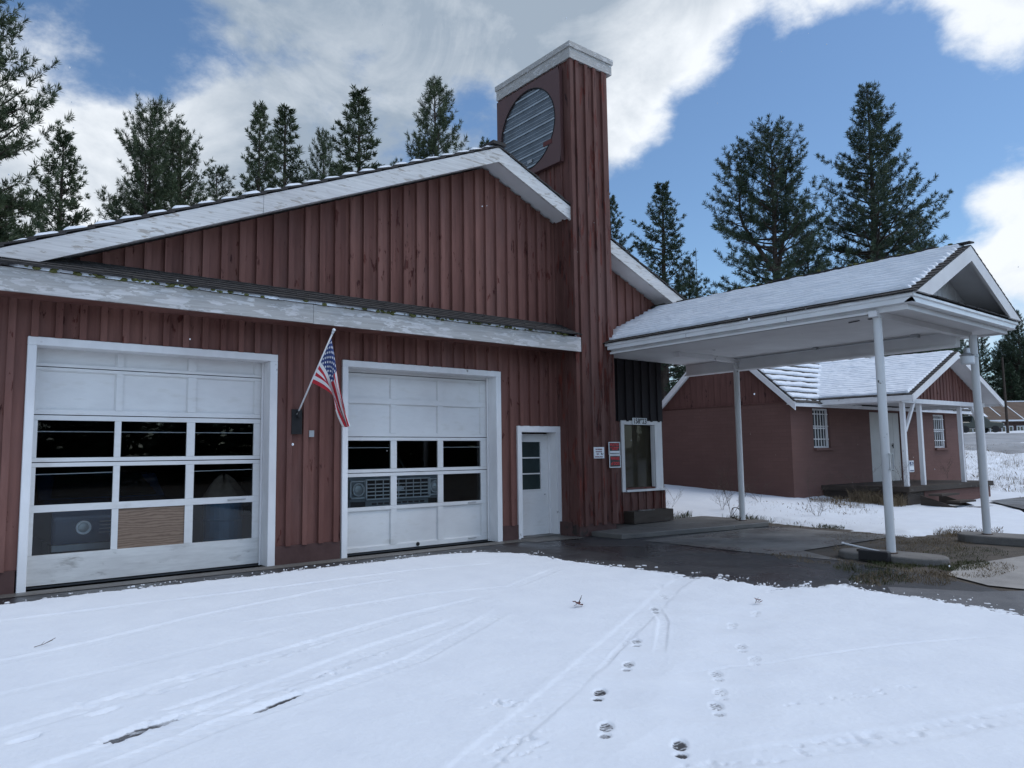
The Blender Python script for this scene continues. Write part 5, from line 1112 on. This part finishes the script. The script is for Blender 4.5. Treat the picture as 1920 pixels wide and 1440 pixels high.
for i in range(30):
    x = -48+i*4.0+rr.uniform(-1.2, 1.2); pine('young', x, -33+rr.uniform(-2.5, 2.5), rr.uniform(6.0, 8.5), rr.uniform(1.4, 1.8), rr.uniform(0, 6), 'young pine in the thicket across the lot, mirrored dark in the door panes', 'young pines across the lot')
for i in range(24):
    x = -44+i*4.6+rr.uniform(-1.2, 1.2); pine('young', x, -39+rr.uniform(-2, 2), rr.uniform(8.0, 10.5), rr.uniform(1.6, 2.0), rr.uniform(0, 6), 'young pine in the thicket across the lot, mirrored dark in the door panes', 'young pines across the lot')
sap = thing('bare_sapling', (48, 36, 0), 'thin bare dead treetop rising over the young pine', 'tree')
mb = MB(); x, y = 44.0, 32.6; mb.tube((x, y, 0), (x, y, 16.4), .10, .015, 6); build('trunk', mb, m_bark, sap)
mb = MB()
for i in range(26): z = 7.6+i*.34; a = i*2.4; L = .9*(1-i/30); mb.tube((x, y, z), (x+L*cos(a), y+L*sin(a), z+.35*L), .018, .006, 4)
build('twigs', mb, m_bark, sap)

# ================================================================== GRASS, WEEDS, SMALL LITTER
def blades(name, spots, mat, seed, wide=.007, zoff=0.):
    r = np.random.default_rng(seed); Cs = []; Hs = []
    for cx, cy, rx, ry, n, h0, h1 in spots:
        a = r.uniform(0, 2*pi, n); q = np.sqrt(r.random(n)); x = cx+rx*q*np.cos(a); y = cy+ry*q*np.sin(a)
        k = fbm(x*2.5, y*2.5, seed+5) > -.08; x, y = x[k], y[k]; Cs.append(np.stack([x, y, terrain(x, y)+zoff], 1)); Hs.append(r.uniform(h0, h1, len(x)))
    C = np.concatenate(Cs); Hh = np.concatenate(Hs)[:, None]; n = len(C); a = r.uniform(0, 2*pi, n); s = np.stack([np.cos(a), np.sin(a), np.zeros(n)], 1)*wide*.5
    ln = r.normal(0, .32, (n, 3)); ln[:, 2] = 0; mid = C+np.array([0, 0, .6])*Hh+ln*Hh*.35; tip = C+np.array([0, 0, .85])*Hh+ln*Hh*1.1
    V = np.stack([C-s, C+s, mid+s*.7, tip, mid-s*.7], 1).reshape(-1, 3); F5 = np.arange(len(V)).reshape(-1, 5)
    return tag(big(name, V, F5, mat), kind='stuff')
g = blades('green_grass', [(10.65, 4.6, .3, .55, 900, .015, .06), (11.2, 4.1, .6, .25, 900, .015, .06), (10.0, 4.9, .35, .4, 500, .02, .08), (9.4, 4.4, .5, .35, 600, .01, .05), (14.7, 10.0, .25, .9, 900, .05, .2), (13.9, 11.2, .6, .25, 700, .05, .25), (14.8, 8.3, .3, .7, 700, .03, .10), (12.6, 4.6, .9, .5, 700, .01, .04)], m_grass, 201); tag(g, 'short green grass growing in the cracks round the near pump island', 'grass')
g = blades('dry_grass', [(12.8, 5.6, 1.6, .9, 4200, .008, .035), (9.6, 4.2, .8, .5, 1700, .01, .06), (10.8, 3.8, 1.0, .3, 1000, .01, .05), (10.3, 5.9, .3, .8, 500, .02, .06), (13.6, 6.4, .8, 1.1, 1800, .008, .035), (15.5, 5.6, .9, .5, 1500, .03, .14), (16.0, 8.5, 1.5, 1.3, 420, .03, .12), (17.6, 9.3, 1.2, .9, 600, .04, .18), (19.0, 9.8, 1.0, .7, 1800, .06, .28), (20.3, 9.5, .6, .7, 3000, .12, .5), (21.4, 10.2, 1.3, .45, 1800, .08, .3), (16.4, 10.6, 1.2, .8, 300, .04, .15), (30, 9, 3, 2, 2500, .06, .25), (36, 9, 6, 4, 6000, .06, .25), (46, 14, 9, 6, 8000, .06, .25), (27, 7.6, 1.6, .4, 600, .06, .2)], m_dry, 207, .006); tag(g, 'dry tan grass along the building foot and on the snowy bank', 'grass')
def weed(seed, h):
    r = random.Random(seed); mb = MB()
    def br(p, d, L, rad, lv):
        n = 3; q = p
        for i in range(n):
            d = (d+Vector((r.gauss(0, .16), r.gauss(0, .16), r.gauss(.04, .08)))).normalized(); e = q+d*L/n; mb.tube(q, e, rad*(1-.22*i), rad*(1-.22*(i+1)), 4, False); q = e
            if lv > 0:
                for _ in range(r.choice((1, 2))): br(q, (d+Vector((r.gauss(0, .6), r.gauss(0, .6), r.gauss(.1, .3)))).normalized(), L*r.uniform(.4, .62), rad*.55, lv-1)
    for k in range(r.choice((2, 3))): br(Vector((r.gauss(0, .02), r.gauss(0, .02), 0)), Vector((r.gauss(0, .3), r.gauss(0, .3), 1)).normalized(), h*r.uniform(.7, 1), .0055, 3)
    return mb
WEEDS = [(13.75, 11.3, .75, 'leggy dead weed by the slab edge, nearest the office window'), (14.9, 10.35, .95, 'bushy dead weed behind the slab, left of the canopy post'), (15.4, 10.9, .6, 'sparse dead weed in the snow before the dark block wall'), (18.4, 10.3, .7, 'dead weed at the near corner of the block building'), (17.0, 10.9, .5, 'short dead weed in the snow near the dark block wall'), (19.8, 9.6, .8, 'dead weed clump in the dry grass below the barred window'), (20.6, 9.0, .9, 'tall dead weed left of the porch steps'), (16.1, 8.9, .35, 'low dead weed alone in the snow patch right of the post')]
wp = None
for i, (x, y, h, lb) in enumerate(WEEDS):
    o = build('dead_weed', weed(300+i, h), m_twig, base=(0, 0, 0), fix=False); o.location = (x, y, float(terrain(x, y))); tag(o, lb, 'weed', 'dead weeds in the snow')
mb = weed(411, .5); o = build('green_bush', mb, m_twig, fix=False); q = H((7.9, -.5, .6)); o.location = q; tag(o, 'small sprig growing against the block wall on the porch', 'plant')
def litter(x, y, s, seed, label):
    r = random.Random(seed); mb = MB(); t = thing('fallen_twig', (x, y, .04), label, 'twig', 'twigs lying on the snow')
    mb.path([(x-.05*s, y, .045), (x+.02*s, y+.02, .06), (x+.07*s, y+.02, .12*s)], .003, 4); mb.path([(x, y, .05), (x+.03, y-.02, .11*s)], .0025, 4); build('stem', mb, m_twig, t)
    mb = MB()
    for k in range(6): a = r.uniform(0, 6); c = Vector((x+r.uniform(-.05, .05)*s, y+r.uniform(-.03, .03)*s, .05+r.uniform(0, .05)*s)); d = Vector((cos(a), sin(a), r.uniform(-.1, .6)))*.035*s; e = Vector((-sin(a), cos(a), r.uniform(-.4, .4)))*.012*s; mb.add([c-d, c+e, c+d, c-e], [(0, 1, 2, 3)])
    build('leaf', mb, m_dark_red, t, fix=False)
litter(5.42, 5.63, 1.1, 1, 'small reddish twig with dead leaves in the open snow, left of the footprints'); litter(6.85, 4.48, .7, 2, 'tiny dark leaf scrap on the snow near the wet asphalt')
mb = MB(); mb.path([(-.07, 0, .01), (0, .01, .02), (.09, .05, .05)], .0025, 4); mb.path([(0, .01, .02), (.06, -.02, .05)], .002, 4); mb.path([(-.02, .005, .018), (.01, .06, .03)], .002, 4); o = build('grass_stem', mb, m_twig, fix=False); o.location = (1.0, 7.5, .03); tag(o, 'thin dry stem lying on the snow before the left overhead door', 'stem')
# snow flakes in the air
r = random.Random(77); mb = MB()
for i in range(110):
    d = 3+13*r.random()**.7; px = r.uniform(-.72, .72); pz = r.uniform(-.5, .5); p = Vector((0, 0, EYE))+(cf+cr*px+cu*pz)*d
    if p.z < .1: continue
    if p.y > 9.9 and p.x < 14: continue
    mb.sphere(p, .004+.003*r.random(), 3, (1, 1, 1.2))
tag(build('falling_snow', mb, m_signwhite, fix=False), 'sparse snowflakes drifting down in front of the buildings', 'snowflakes', kind='stuff')
